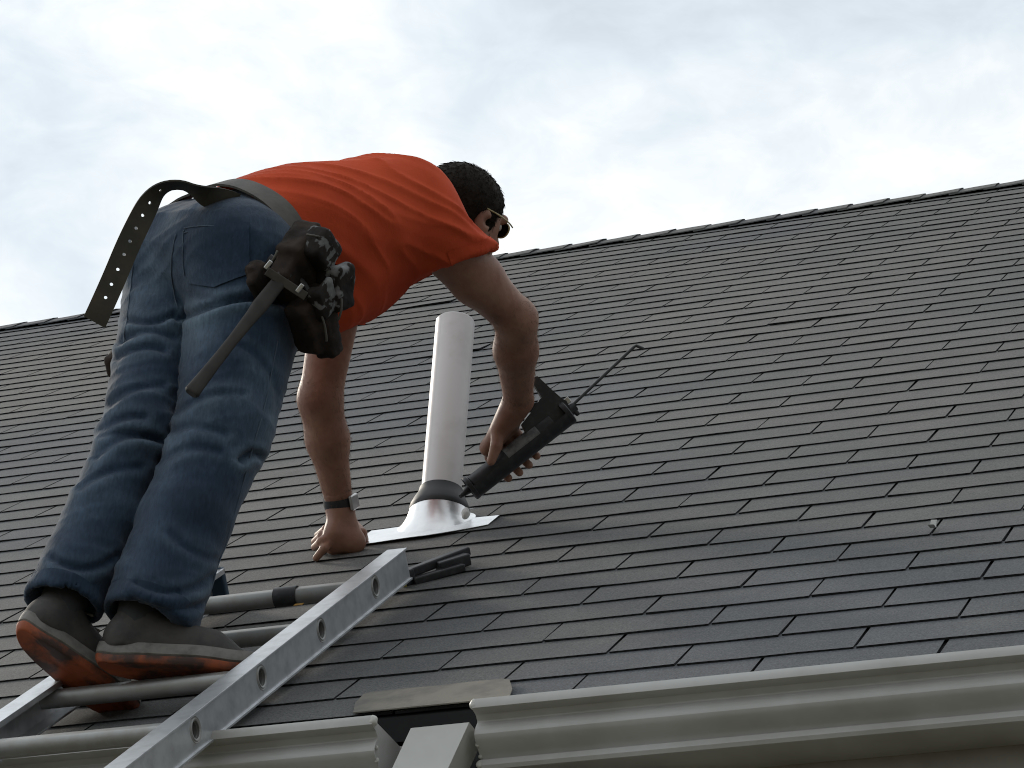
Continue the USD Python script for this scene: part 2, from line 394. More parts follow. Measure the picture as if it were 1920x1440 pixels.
# roof deck: two slabs, as one prism across the ridge
th = 0.03
deck = [(y_e, z_e - 0.004), (y_r, z_r - 0.004), (y_b, z_e - 0.004), (y_b, z_e - th - 0.02), (y_r, z_r - th - 0.05), (y_e + 0.02, z_e - th - 0.01)]
YZ = np.array([[0, 0, 1, 0], [1, 0, 0, 0], [0, 1, 0, 0], [0, 0, 0, 1.0]])    # polygon (y, z) extruded along x
def yz_prism(poly, x0, x1):
    m = trimesh.creation.extrude_polygon(sg.Polygon(poly), x1 - x0, engine='earcut')
    m.apply_transform(YZ); m.apply_translation([x0, 0, 0])
    return m
roof = obj('roof', yz_prism(deck, U0, U1), ASPHALT, house, smooth=False)
# shingle tabs
def tab(i, u0, u1, r):
    """One tab of row i between u0 and u1: lower edge proud, upper edge under the row above."""
    v1, v0 = -i * E, -(i + 1) * E
    gap = 0.0027
    us = np.array([u0 + gap + r.normal(0, .0006), u0 + (u1 - u0) * .36, u0 + (u1 - u0) * .68, u1 - gap + r.normal(0, .0006)])
    sag = r.normal(0, 0.0012, 4) + r.normal(0, 0.0012)
    lift = np.abs(r.normal(0, 0.0006, 4))
    if r.random() < 0.014:
        lift += r.random() * np.linspace(0, 0.005, 4)[::r.choice([-1, 1])]
    lowT = np.stack([us, v0 + sag, 0.0056 + lift], 1)
    upT = np.stack([us + r.normal(0, .0006), np.full(4, min(v1 + 0.022, V_RIDGE - 0.004)), np.full(4, 0.0018)], 1)
    lowB = lowT - [0, 0, 0.0044] + [0, 0.0006, 0]
    v = np.vstack([lowT, upT, lowB])
    f = []
    for k in range(3):
        f += [[k, k + 1, k + 5], [k, k + 5, k + 4], [8 + k, 9 + k, k + 1], [8 + k, k + 1, k]]
    f += [[8, 0, 4], [3, 11, 7]]
    f += [[8, 4, 9], [9, 4, 7], [9, 7, 10], [10, 7, 11]]
    m = trimesh.Trimesh(v, f, process=False)
    m.apply_transform(TRF)
    return m
tabs = []
for i in range(-36, 12):
    first = 0.0 if i % 2 == 0 else 0.5
    k = math.floor(U0 / TAB) - 1
    while (k + first) * TAB < U1:
        a, b = max((k + first) * TAB, U0), min((k + 1 + first) * TAB, U1)
        k += 1
        if b - a < 0.03:
            continue
        tm = tab(i, a, b, rng)
        c = np.array([RF(x, -(i + y) * E, 0.005) for x, y in ((a, 0), (b, 0), (b, 1), (a, 1))])
        q, dep = proj(c)
        s = sg.Polygon(q).intersection(sg.box(0, 0, 1920, 1440)).area
        tabs.append((s, tm))
order = sorted(range(len(tabs)), key=lambda j: -tabs[j][0])
for n, j in enumerate(order[:300]):
    obj('shingle', tabs[j][1], SH[(j * 7 + j // 3) % 5] if rng.random() < 0.6 else SH[2], roof, smooth=False)
obj('shingle_field', cat([tabs[j][1] for j in order[300:]]), SH_STUFF, roof, smooth=False, kind='stuff')
# ridge caps
def ridge_cap(x0):
    """A bent shingle over the ridge, its exposed right end proud."""
    n = 7
    L, half = 0.16, 0.125
    sec = []
    for x, up in ((x0, 0.0135 + rng.normal(0, 0.001)), (x0 - L * .5, 0.0095), (x0 - L, 0.006)):
        row = []
        for k in range(n):
            t = (k - 3) / 3 * half
            drop = math.sqrt(t * t + 0.012 ** 2) - 0.012
            row.append([x + rng.normal(0, 0.0015), y_r + t * CP, z_r + 0.004 - drop * SP + up + rng.normal(0, 0.0006)])
        sec.append(row)
    return thick_sheet(np.array(sec), V(0, 0, -0.0045))
x = U1
while x > U0 + 0.2:
    obj('ridge_cap', ridge_cap(x), SH[rng.integers(0, 3)], roof, smooth=False)
    x -= 0.127 * (1 + rng.normal(0, 0.03))
# pale bare strip at the gap between the gutters
def outline(pts, n):
    return np.array([RF(u, v, n) for u, v in pts])
pp = [(-0.832, -1.527), (-0.850, -1.465), (-0.853, -1.412), (-0.842, -1.404), (-0.79, -1.403), (-0.72, -1.406), (-0.66, -1.402), (-0.605, -1.403), (-0.590, -1.412), (-0.566, -1.475), (-0.556, -1.527)]
pm = prism(pp, 0.0022, TRF @ trimesh.transformations.translation_matrix([0, 0, 0.0105]))
obj('bare_strip', pm, TAN, roof, smooth=False, label='tan worn strip on the lowest shingle course above the gap')
# eaves: drip edge, fascia, soffit
obj('fascia', yz_prism([(y_e + 0.035, z_e - 0.055), (y_e + 0.055, z_e - 0.040), (y_e + 0.055, z_e - 0.23), (y_e + 0.035, z_e - 0.23)], U0, U1), FASCIA, house, smooth=False)
obj('gap_shade_board', yz_prism([(y_e + 0.026, z_e - 0.052), (y_e + 0.034, z_e - 0.052), (y_e + 0.034, z_e - 0.20), (y_e + 0.026, z_e - 0.20)], -1.05, -0.30), GAP_SHADE, house, smooth=False, label='added black board standing for the shade in the gap between the gutters')  # added board, its black colour painting the dark of the gutter gap
obj('soffit', yz_prism([(y_e + 0.056, z_e - 0.205), (y_e + 0.42, z_e - 0.205), (y_e + 0.42, z_e - 0.22), (y_e + 0.056, z_e - 0.22)], U0, U1), SOFFIT, house, smooth=False)
y_w = y_e + 0.40; y_bw = y_b - 0.40
zr_in = z_e - 0.22
wall = [(y_w, 0.0), (y_bw, 0.0), (y_bw, zr_in), (y_w, zr_in)]
obj('wall', yz_prism(wall, U0 + 0.3, U1 - 0.3), SIDING, house, smooth=False)
gable = [(y_w + 0.02, zr_in + 0.001), (y_bw - 0.02, zr_in + 0.001), (y_bw - 0.30, z_e + 0.02), (y_r, z_r - 0.34), (y_w + 0.30, z_e + 0.02)]
obj('gable_wall', yz_prism(gable, U0 + 0.3, U0 + 0.42), SIDING, house, smooth=False)
obj('gable_wall', yz_prism(gable, U1 - 0.42, U1 - 0.3), SIDING, house, smooth=False)

# gutters: profile in (y, z) with the top of the front lip at the origin, back towards +y
def gutter_profile():
    lip = [(0.0, 0.0), (-0.006, -0.002), (-0.008, -0.009), (-0.007, -0.017), (-0.001, -0.0185)]
    ogee = []
    ss = lambda x: np.clip(x, 0, 1) ** 2 * (3 - 2 * np.clip(x, 0, 1))
    for t in np.linspace(0, 1, 19):
        ogee.append((0.004 + 0.020 * ss((t + .12) / .30) - 0.0120 * math.sin(math.pi * np.clip((t - .12) / .9, 0, 1)) + 0.025 * ss((t - .52) / .46), -0.020 - 0.064 * t))
    bead = [(0.048, -0.0865), (0.041, -0.089), (0.040, -0.098), (0.044, -0.103), (0.052, -0.104)]
    return lip + ogee + bead + [(0.125, -0.104), (0.125, 0.004)]
GP = gutter_profile()
def gutter_sheet(x0, x1, y0, z0):
    """Open trough of thin metal."""
    out = np.array(GP)
    line = sg.LineString(out)
    poly = line.buffer(0.0011, cap_style=2, join_style=2)
    poly = sg.Polygon(poly.exterior)
    return yz_prism([(y0 + p[0], z0 + p[1]) for p in poly.exterior.coords[:-1]], x0, x1)
def lip_point(px, py, yy):
    """Where the view through a pixel meets the vertical plane y = yy."""
    d = at(px, py, 1.0) - CAM
    return CAM + d * ((yy - CAM[1]) / d[1])
y_lip = y_e - 0.088
A = lip_point(890, 1314, y_lip + 0.002)
B = lip_point(703, 1344, y_lip - 0.010)
def make_gutter(x0, x1, y0, z0, label, open_end):
    gt = obj('gutter', gutter_sheet(x0, x1, y0, z0), GUTTER, house, smooth=25, label=label)
    for xe, s in ((x0, 1), (x1, -1)):
        p = sg.Polygon([(y0 + a, z0 + b) for a, b in [(0.0, -0.003)] + GP[5:]]).buffer(-0.0013)
        obj('end_cap', yz_prism(list(p.exterior.coords)[:-1], xe + (0.002 if s > 0 else -0.0035), xe + (0.0035 if s > 0 else -0.002)), GUTTER, gt, smooth=False)
        if xe == open_end:                                              # blobs of sealant along the end
            
            pr = [(0.0, -0.009, .0088), (0.024, -0.046, .0038), (0.030, -0.066, .0048), (0.046, -0.080, .0040), (0.044, -0.095, .0065)]
            for a, b, r in pr:
                s_ = trimesh.creation.icosphere(2, r)
                s_.apply_scale([0.8, 0.9, 1.1]); push(s_, 0.003 * (meshkit.noise(s_.vertices * 180, 9) - .5))
                s_.apply_translation([xe + (0.001 if s > 0 else -0.001), y0 + a - 0.002, z0 + b])
                obj('sealant', s_, SEAL, gt, smooth=True)
    return gt
make_gutter(A[0], U1, y_lip, A[2], 'long gutter to the right of the gap, sealant on its end', A[0])
make_gutter(U0, B[0], y_lip - 0.012, B[2], 'gutter running under the ladder, left of the gap', B[0])
# slanted box of the downspout below the gap
dp = lip_point(838, 1376, y_lip + 0.035)
ax_d = unit(V(-0.40, 0.02, -1.0)); ax_f = V(0, -1, 0)
xx = unit(np.cross(ax_d, ax_f)); ff = np.cross(xx, ax_d)
def duct(w, d, p, L):
    T = frame(xx, ff, ax_d, p)
    sh = sg.box(-w / 2, -d / 2, w / 2, d / 2).buffer(-0.006).buffer(0.006, 6)
    o = trimesh.creation.extrude_polygon(sh, L, engine='earcut'); o.apply_transform(T)
    return o
T_d = frame(xx, ff, ax_d, dp)
q_, _ = proj(np.array([dp]))
dh = 0.066
slab = trimesh.Trimesh(np.array([[sx * 0.047, sy * dh / 2, zz] for zz in (0.0, 0.62) for sy in (-1, 1) for sx in (-1, 1)], float), [[0, 2, 3], [0, 3, 1], [4, 5, 7], [4, 7, 6], [0, 1, 5], [0, 5, 4], [2, 6, 7], [2, 7, 3], [0, 4, 6], [0, 6, 2], [1, 3, 7], [1, 7, 5]], process=False)
for k in range(4):                                                     # level top cut
    v = slab.vertices[k]; w = T_d[:3, :3] @ v
    slab.vertices[k, 2] -= w[2] / ax_d[2]
slab.apply_transform(T_d)
if slab.volume < 0:
    slab.faces = slab.faces[:, ::-1]
dsp = obj('downspout', slab, DOWNSPOUT, house, smooth=False, label='pale slanted box section below the gap in the gutter')
end = dp + ax_d * 0.62
obj('downspout_leg', trimesh.creation.box((0.096, dh, end[2] + 0.02), trimesh.transformations.translation_matrix([end[0], end[1], (end[2] + 0.02) / 2])), DOWNSPOUT, house, smooth=False)

# ------------------------------------------------------------------ vent pipe with flashing
PB = RF(-1.1759, -0.0063)
vent = thing('vent_pipe', 'white plastic vent pipe rising through the roof in a shiny metal flashing', 'vent pipe')
hs = np.linspace(0.3, 0.6, 61)
qq, _ = proj(PB + hs[:, None] * V(0, 0, 1))
H_PIPE = float(np.interp(-603, -qq[:, 1], hs))
Tp = frame(V(1, 0, 0), V(0, 1, 0), V(0, 0, 1), PB)
R_P = 0.0435
obj('pipe', lathe([(R_P - 0.005, -0.15), (R_P, -0.15), (R_P, H_PIPE - 0.003), (R_P - 0.002, H_PIPE), (R_P - 0.005, H_PIPE), (R_P - 0.005, -0.15)], Tp, 64), PVC, vent, smooth=40)
# base plate: lies on the lower courses and runs up under the next ones
def plate_z(u, v):
    return 0.0095 + 0.0018 * np.sin(u * 21 + 1) - 0.0082 * np.clip((v + 0.016) / 0.014, 0, 1)
uu = np.linspace(-1.325, -1.035, 25); vv = np.r_[np.linspace(-0.148, -0.02, 10), np.linspace(-0.016, 0.0, 5), np.linspace(0.02, 0.14, 5)]
top = np.array([[RF(a + 0.012 * (1 - (b - vv[0]) / 0.29) * 0, b + (0.055 * np.clip((a + 1.16) / 0.125, 0, 1) ** 1.3 if b < 0 else 0) * np.clip(-b / 0.148, 0, 1), plate_z(a, b)) for b in vv] for a in uu])
flash = obj('flashing', thick_sheet(top, RW @ V(0, 0, -0.0012)), FLASH, vent, smooth=50, label='bent bright metal flashing sheet')
# cone between a circle on the slope and a level circle round the pipe
def collar(r0, n0, r1, h1, r2, h2, steps=8, k=64):
    a = np.linspace(0, 2 * np.pi, k, endpoint=False)
    G = []
    for t in np.linspace(0, 1, steps):
        low = np.array([RF(-1.1759 + r0 * math.cos(x), -0.0063 + 1.05 * r0 * math.sin(x) - 0.012, n0) for x in a])
        hi = PB + np.stack([r1 * np.cos(a), r1 * np.sin(a), np.full(k, h1)], 1)
        s = t ** 0.72
        G.append(low * (1 - t) + hi * t + (hi - low) * 0 + (RW @ V(0, 0, 1)) * 0.0 - 0.0 * s + (PB - low) * V(1, 1, 0) * 0.16 * math.sin(math.pi * t) * 0.35)
    if r2:
        for t in np.linspace(0.2, 1, 5):
            G.append(PB + np.stack([(r1 + (r2 - r1) * t) * np.cos(a), (r1 + (r2 - r1) * t) * np.sin(a), np.full(k, h1 + (h2 - h1) * t)], 1))
    G = np.array(G); G = np.concatenate([G, G[:, :1]], 1)
    return grid_mesh(G, flip=True)
cm = collar(0.086, 0.008, 0.0640, 0.037, None, None)
obj('cone', cm, FLASH, vent, smooth=50)
a_ = [(0.0650, 0.028), (0.0660, 0.035), (0.0640, 0.044), (0.0570, 0.060), (0.0495, 0.074), (0.0475, 0.086), (0.0440, 0.087), (0.0440, 0.028), (0.0650, 0.028)]
obj('rubber_collar', lathe(a_, Tp, 64), RUBBER, vent, smooth=40, label='black rubber collar sealing the pipe')

# ------------------------------------------------------------------ ladder lying on the slope
LR, LL = -1.040, -1.462
N0, N1 = 0.020, 0.083
lad = thing('ladder', 'aluminium ladder lying up the roof slope under the worker', 'ladder')
V_TOP, V_BOT = -0.594, -(OFF[2]) / SP + 0.06
def rail(u_web, s, vtop):
    """I section: web with flanges; s = direction from the web to the inside."""
    w, t = 0.0025, 0.003
    sec = sg.box(min(0, s * w), N0, max(0, s * w), N1)
    sec = sec.union(sg.box(min(-s * 0.004, s * 0.036), N1 - t, max(-s * 0.004, s * 0.036), N1)).union(sg.box(min(-s * 0.0045, s * 0.036), N0, max(-s * 0.0045, s * 0.036), N0 + t))
    sec = sec.union(sg.box(min(s * 0.033, s * 0.036), N1 - 0.009, max(s * 0.033, s * 0.036), N1))
    sec = sec.buffer(0.0007, 2)
    m = trimesh.creation.extrude_polygon(sec, vtop - V_BOT, engine='earcut')
    # polygon x -> u, y -> n, extrusion -> v
    m.apply_transform(np.array([[1, 0, 0, u_web], [0, 0, 1, V_BOT], [0, 1, 0, 0], [0, 0, 0, 1.0]]))
    m.faces = m.faces[:, ::-1]
    man = to_man(m)
    for k in range(-22, 4):                                              # rung holes through the web
        c = to_man(trimesh.creation.cylinder(radius=0.0168, height=0.03, sections=24))
        c = c.rotate((0, 90, 0)).translate((u_web, -1.702 + 0.3048 * k, 0.056))
        man = man - c
    m = to_mesh(man)
    m.apply_transform(TRF)
    return m
rr = obj('rail', rail(LR, -1, V_TOP), ALU, lad, smooth=25, label='right rail with rung holes in view')
rl = obj('rail', rail(LL, 1, V_TOP), ALU, lad, smooth=25, label='left rail')
for k in range(-18, 4):
    v = -1.702 + 0.3048 * k
    c, nn = [], 28
    a = np.linspace(0, 2 * np.pi, nn, endpoint=False)
    rad = 0.0175 * np.ones(nn)
    prof = np.stack([rad * np.cos(a), np.minimum(rad * np.sin(a), 0.0150)], 1)
    sec = sg.Polygon(prof).difference(sg.Polygon(prof * 0.80))
    m = trimesh.creation.extrude_polygon(sec, LR - LL - 0.006, engine='earcut')
    m.apply_transform(TRF @ np.array([[0, 0, 1, LL + 0.003], [1, 0, 0, v], [0, 1, 0, 0.056], [0, 0, 0, 1.0]]))
    rg = obj('rung', m, ALU_WORN, lad, smooth=30)
    for u_, s in ((LR, 1), (LL, -1)):                                   # swaged collar outside the rail
        if s < 0 and k != 0:
            continue
        t_ = lathe([(0.0150, -0.014), (0.0150, 0.0010), (0.0165, 0.0024), (0.0185, 0.0026), (0.0200, 0.0010), (0.0222, 0.0016), (0.0236, 0.0002), (0.0170, 0.0002), (0.0165, -0.014), (0.0150, -0.014)], TRF @ axis_T(V(u_, v, 0.056), V(s, 0, 0)), 32)
        obj('swaged_collar', t_, ALU_WORN, rg, smooth=40)
# rubber grip and amber sticker on the top rung
v3 = -1.702 + 3 * 0.3048
Tg = TRF @ np.array([[0, 0, 1, -1.245], [1, 0, 0, v3], [0, 1, 0, 0.056], [0, 0, 0, 1.0]])
obj('rung_grip', lathe([(0.0178, 0), (0.0195, 0.0005), (0.0195, 0.046), (0.0178, 0.0465), (0.0178, 0)], Tg, 28), BLACK, lad, smooth=30, label='dark band on the topmost rung')
obj('sticker', rbox(0.018, 0.012, 0.0016, 0.0007, TRF @ trimesh.transformations.translation_matrix([-1.185, v3 - 0.038, 0.047])), ORANGE_BIT, lad, smooth=False, label='amber tab below the topmost rung')
for u_, s, mm, lb in ((LL, 1, BLUE, 'blue plastic cap on the left rail'),):
    T = TRF @ trimesh.transformations.translation_matrix([u_ + 0.016, V_TOP + 0.006, 0.050])
    obj('rail_cap', rbox(0.034, 0.018, 0.072, 0.005, T), mm, lad, smooth=35, label=lb)
    obj('cap_top', rbox(0.026, 0.014, 0.012, 0.005, TRF @ trimesh.transformations.translation_matrix([u_ + 0.014, V_TOP + 0.006, 0.089])), WHITE, lad, smooth=35)
for u_, s in ((LR, -1), (LL, 1)):
    T = TRF @ trimesh.transformations.translation_matrix([u_ + s * 0.018, V_BOT - 0.02, 0.045])
    obj('foot', rbox(0.06, 0.05, 0.09, 0.006, T), RUBBER, lad)

# ------------------------------------------------------------------ black clamp lying by the ladder's end
clamp = thing('clamp', 'small black spring clamp with a yellow end lying beside the ladder rail', 'clamp')
def bar(p, q, w, h, mt, nm, lb=None, r=0.003):
    p, q = np.asarray(p, float), np.asarray(q, float)
    d = q - p
    T = frame(unit(d), unit(np.cross(V(0, 0, 1), d)), unit(np.cross(d, np.cross(V(0, 0, 1), d))), (p + q) / 2)
    return obj(nm, rbox(np.linalg.norm(d), w, h, r, TRF @ T), mt, clamp, smooth=35, label=lb)
bar((-1.056, -0.556, 0.024), (-0.968, -0.435, 0.030), 0.020, 0.018, BLACK, 'jaw')
bar((-1.044, -0.572, 0.010), (-0.960, -0.500, 0.012), 0.022, 0.016, BLACK, 'jaw')
bar((-1.008, -0.515, 0.019), (-0.960, -0.465, 0.020), 0.026, 0.024, BLACK, 'spring_housing')
bar((-1.062, -0.580, 0.018), (-1.048, -0.560, 0.018), 0.024, 0.034, BLACK, 'hinge')
bar((-1.065, -0.588, 0.018), (-1.060, -0.581, 0.018), 0.022, 0.030, YELLOW, 'yellow_tip')

# ------------------------------------------------------------------ the worker
person = thing('person', 'worker in an orange t-shirt and blue jeans bending over the roof from the ladder', 'person')
AX = unit(at(765, 468, 6.65) - at(425, 490, 6.25))                      # along the trunk, hips to shoulders
LF = unit(at(660, 525, 6.80) - at(865, 440, 6.50))                      # towards the worker's left
LF = unit(LF - AX * (LF @ AX)); BK = np.cross(LF, AX)
if BK[2] < 0:
    BK = -BK
# joints
Y_RUNG, Z_RUNG = RF(0, -1.702 + .3048, .056)[1:] + V(0, .0175)
HEEL_R, DIR_R = V(-1.324, Y_RUNG - .050, Z_RUNG + .010), unit(V(.91, .41, 0))
HEEL_L, DIR_L = V(-1.446, Y_RUNG - .128, Z_RUNG + .046), unit(V(.40, .917, 0))
HIP_R, HIP_L = at(462, 520, 6.16), at(330, 520, 6.30)
KNE_R, KNE_L = at(417, 812, 5.94), at(264, 812, 6.00)
ANK_R, ANK_L = HEEL_R + DIR_R * .062 + V(0, 0, .108), HEEL_L + DIR_L * .078 + V(0, 0, .095)
BUT_R, BUT_L = at(446, 478, 6.15), at(338, 488, 6.28)
SHO_R, SHO_L = at(802, 430, 6.50), at(645, 495, 6.80)
ELB_R, ELB_L = at(968, 598, 6.66), at(600, 748, 6.80)
WRI_R, WRI_L = at(972, 750, 6.86), at(637, 948, 6.84)
NECK = at(770, 428, 6.66)
HEAD = at(868, 403, 6.82)
WAIST = at(520, 455, 6.38); CHEST = at(688, 428, 6.57)
HF = cdir(0.64, 0.28, 0.72); HU = cdir(0.25, -0.93, 0.15)
HU = unit(HU - HF * (HU @ HF)); HR = np.cross(HF, HU)                    # head: face, crown, right
HB = np.stack([HF, HR, HU])
def hp(f, r, u):
    return HEAD + HF * f + HR * r + HU * u

def trunk(P, grow):
    d = [cone(P, WAIST + LF * s * .075 - AX * .02, CHEST + LF * s * .080, .116 + grow, .114 + grow) for s in (-1, 1)]
    d += [cone(P, CHEST, NECK - AX * .05, .108 + grow, .075 + grow), cone(P, at(440, 480, 6.24), WAIST, .125 + grow, .122 + grow)]
    d += [cone(P, CHEST + AX * .04, (SHO_R * .9 + NECK * .1), .086 + grow, .055 + grow), cone(P, CHEST + AX * .04, (SHO_L * .9 + NECK * .1), .10 + grow, .06 + grow)]
    return blend(d, .05)
def arm_r(P, g=0.0):
    mid = ELB_R * .62 + WRI_R * .38 - AX * .004
    return blend([cone(P, SHO_R, SHO_R * .45 + ELB_R * .55, .060 + g, .053 + g), cone(P, SHO_R * .45 + ELB_R * .55, ELB_R, .052 + g, .040 + g), cone(P, ELB_R, mid, .043 + g, .044 + g), cone(P, mid, WRI_R, .044 + g, .0305 + g)], .02)
def arm_l(P, g=0.0):
    mid = ELB_L * .62 + WRI_L * .38
    return blend([cone(P, SHO_L, ELB_L, .056 + g, .044 + g), cone(P, ELB_L, mid, .045 + g, .044 + g), cone(P, mid, WRI_L, .043 + g, .0275 + g)], .02)
def leg_core(P):
    d = [sphere(P, BUT_R, .080), sphere(P, BUT_L, .078), cone(P, HIP_R, KNE_R, .078, .052), cone(P, HIP_L, KNE_L, .076, .050),
         cone(P, KNE_R, ANK_R, .050, .036), cone(P, KNE_L, ANK_L, .050, .036)]
    return blend(d, .03)
def skull(P):
    d = ellipsoid(P, hp(-.012, 0, .016), HB, (.094, .076, .080))
    d = smin(d, ellipsoid(P, hp(.022, 0, -.045), HB, (.070, .062, .078)), .03)
    jaw = blend([cone(P, hp(-.005, s * .052, -.055), hp(.068, s * .014, -.105), .020, .017) for s in (-1, 1)], .02)
    d = smin(d, jaw, .03)
    d = smin(d, cone(P, hp(.090, 0, .010), hp(.108, 0, -.028), .009, .014), .012)     # nose
    d = smin(d, cone(P, hp(.084, -.035, .018), hp(.084, .035, .018), .012, .012), .012)  # brow
    for s in (-1, 1):
        d = smax(d, -sphere(P, hp(.100, s * .033, .000), .014), .010)                   # eye sockets
        ear = ellipsoid(P, hp(-.018, s * .079, -.016), np.stack([unit(HF + HR * s * .5), unit(HR * s - HF * .5), HU]), (.019, .008, .031))
        ear = smax(ear, -sphere(P, hp(-.010, s * .089, -.014), .010), .006)
        d = smin(d, ear, .006)
    d = smin(d, cone(P, hp(.088, -.018, -.062), hp(.088, .018, -.062), .007, .007), .008)
    d = smax(d, -cone(P, hp(.099, -.022, -.062), hp(.099, .022, -.062), .0025, .0025), .004)   # mouth
    return d
def neck(P):
    return cone(P, NECK - AX * .03, hp(-.03, 0, -.055), .066, .058)

def tri_hull(spheres):
    return m3.Manifold.batch_hull([m3.Manifold.sphere(r, 14).translate(np.asarray(c).tolist()) for c, r in spheres])
# hands: a palm slab and five jointed fingers each
def chain(P, pts, rs):
    return blend([cone(P, pts[k], pts[k + 1], rs[k], rs[k + 1]) for k in range(len(pts) - 1)], .004)
# left hand: palm down on the shingles, fingers to the left
def roof_pt(px, py, n):
    d = at(px, py, 1.0) - CAM
    nn = RW[:, 2]
    p0 = RF(0, 0, n)
    return CAM + d * (((p0 - CAM) @ nn) / (d @ nn))
LP = dict(wr=WRI_L, heel=roof_pt(662, 1016, .024), hub=roof_pt(625, 1022, .026), pk=roof_pt(628, 1000, .050), ik=roof_pt(640, 985, .055))
LH_F = [[roof_pt(628, 1003, .042), roof_pt(608, 1028, .030), roof_pt(593, 1046, .012)],
        [roof_pt(622, 1000, .045), roof_pt(602, 1016, .042), roof_pt(590, 1026, .016)],
        [roof_pt(626, 992, .050), roof_pt(604, 1004, .048), roof_pt(590, 1016, .014)],
        [roof_pt(632, 985, .052), roof_pt(612, 992, .050), roof_pt(596, 1004, .014)]]
def hand_l(P):
    d = blend([cone(P, LP['wr'], LP['heel'], .026, .022), cone(P, LP['wr'], LP['pk'], .027, .020), cone(P, LP['wr'], LP['ik'], .026, .018), cone(P, LP['heel'], LP['hub'], .022, .018), cone(P, LP['pk'], LP['heel'], .022, .022), cone(P, LP['ik'], LP['hub'], .02, .016)], .014)
    for k, f in enumerate(LH_F):
        d = smin(d, chain(P, f, [.0105, .0095, .0082] if k else [.0105, .009, .0078]), .005)
    th = [roof_pt(662, 985, .04), roof_pt(678, 1000, .03), roof_pt(683, 1012, .012)]
    return smin(d, chain(P, th, [.014, .0115, .0095]), .006)
# the gun's axis, and the right hand closed round it
G0, G1 = at(880, 917, 6.90), at(1070, 768, 6.93)
GD = unit(G1 - G0)
def gp(t, a=0.0, b=0.0):
    """A point t metres along the gun, a to the upper left of it, b away from the camera."""
    return G0 + GD * t + GN * a + GB * b
VIEW = unit((G0 + G1) / 2 - CAM)
GN = unit(np.cross(GD, VIEW)); GN = GN if (CW @ GN)[1] < 0 else -GN      # up-left in the picture
GB = np.cross(GD, GN); GB = GB if GB @ VIEW > 0 else -GB
def hand_r(P):
    kn = [gp(.088, .044, .016), gp(.110, .052, .021), gp(.134, .055, .021), gp(.155, .052, .018)]       # knuckles, index to little
    d = blend([cone(P, WRI_R, k, .028, .0165) for k in kn] + [cone(P, kn[0], kn[3], .017, .015)], .012)
    for k, q in enumerate(kn):
        t = [.080, .106, .132, .157][k]
        f = [q, gp(t, .026, .044), gp(t, -.006, .046), gp(t + .002, -.033 - .005 * (k in (1, 2)), .024)]
        d = smin(d, chain(P, f, [.0120, .0108, .0100, .0088]), .005)
    th = [WRI_R * .6 + gp(.12, .06, -.02) * .4, gp(.122, .058, -.024), gp(.098, .036, -.036), gp(.070, .018, -.036)]
    return smin(d, chain(P, th, [.020, .0160, .0125, .0098]), .010)
def bounds(pts, pad):
    p = np.array(pts); return p.min(0) - pad, p.max(0) + pad

body_f = lambda P: blend([trunk(P, -.024), leg_core(P), neck(P), arm_r(P), arm_l(P)], .02)
lo, hi = bounds([ANK_R, ANK_L, WRI_R, WRI_L, SHO_R, SHO_L, NECK, HEAD, BUT_L, BUT_R, CHEST + BK * .1], .16)
parts = [surface(body_f, lo, hi, .0085)]
parts.append(surface(lambda P: smin(skull(P), neck(P), .02), *bounds([HEAD], .155), .0036))
parts.append(surface(lambda P: np.minimum(hand_l(P), np.maximum(arm_l(P), -(P - WRI_L) @ unit(WRI_L - ELB_L) - .03)), *bounds([WRI_L, LP['heel'], roof_pt(683, 1012, .012)] + [q for f in LH_F for q in f], .045), .003))
parts.append(surface(lambda P: np.minimum(hand_r(P), np.maximum(arm_r(P), -(P - WRI_R) @ unit(WRI_R - ELB_R) - .03)), *bounds([WRI_R, gp(.02), gp(.14, .05, .03), gp(.12, -.03, .03)], .05), .003))
try:
    man = to_man(parts[0])
    for p in parts[1:]:
        man = man + to_man(p)
    body_mesh = to_mesh(man)
    assert len(body_mesh.vertices) > 1000
except Exception:
    body_mesh = cat(parts)
body = obj('body', body_mesh, SKIN, person, smooth=True)

def strand_set(name, parent, pts, nrm, flow, length, rise, width, mt):
    """Short hairs standing on a surface, as one set of curves."""
    flow = flow - nrm * (flow * nrm).sum(1, keepdims=True)
    flow /= np.linalg.norm(flow, axis=1, keepdims=True)
    q = np.stack([pts - nrm * .001, pts + length * .35 * (flow * .8 + nrm * rise * 1.2), pts + length * .7 * (flow + nrm * rise * .8), pts + length * (flow + nrm * rise * .5)], 1)
    c = UsdGeom.BasisCurves.Define(stage, str(parent.GetPath()) + '/' + name)
    c.CreateTypeAttr('linear'); c.CreateCurveVertexCountsAttr(Vt.IntArray([4] * len(pts)))
    c.CreatePointsAttr(Vt.Vec3fArray.FromNumpy(q.reshape(-1, 3).astype(np.float32)))
    c.CreateWidthsAttr(Vt.FloatArray.FromNumpy(np.tile(np.array([1, .9, .7, .35]) * width, len(pts)).astype(np.float32))); c.SetWidthsInterpolation('vertex')
    UsdShade.MaterialBindingAPI.Apply(c.GetPrim()).Bind(mt)
    tag(c, kind='stuff')
hr = np.random.default_rng(12)
bp, bf = trimesh.sample.sample_surface(body_mesh, 30000, seed=9)
bn = body_mesh.face_normals[bf]
near = np.zeros(len(bp), bool); along = np.zeros((len(bp), 3))
for e_, w_ in ((ELB_R, WRI_R), (ELB_L, WRI_L)):
    ab = w_ - e_; t_ = (bp - e_) @ ab / (ab @ ab)
    m_ = (t_ > -.25) & (t_ < .97) & (np.linalg.norm(bp - e_ - np.clip(t_, -.3, 1)[:, None] * ab, axis=1) < .06)
    near |= m_; along[m_] = unit(ab)
bp, bn, along = bp[near], bn[near], along[near]
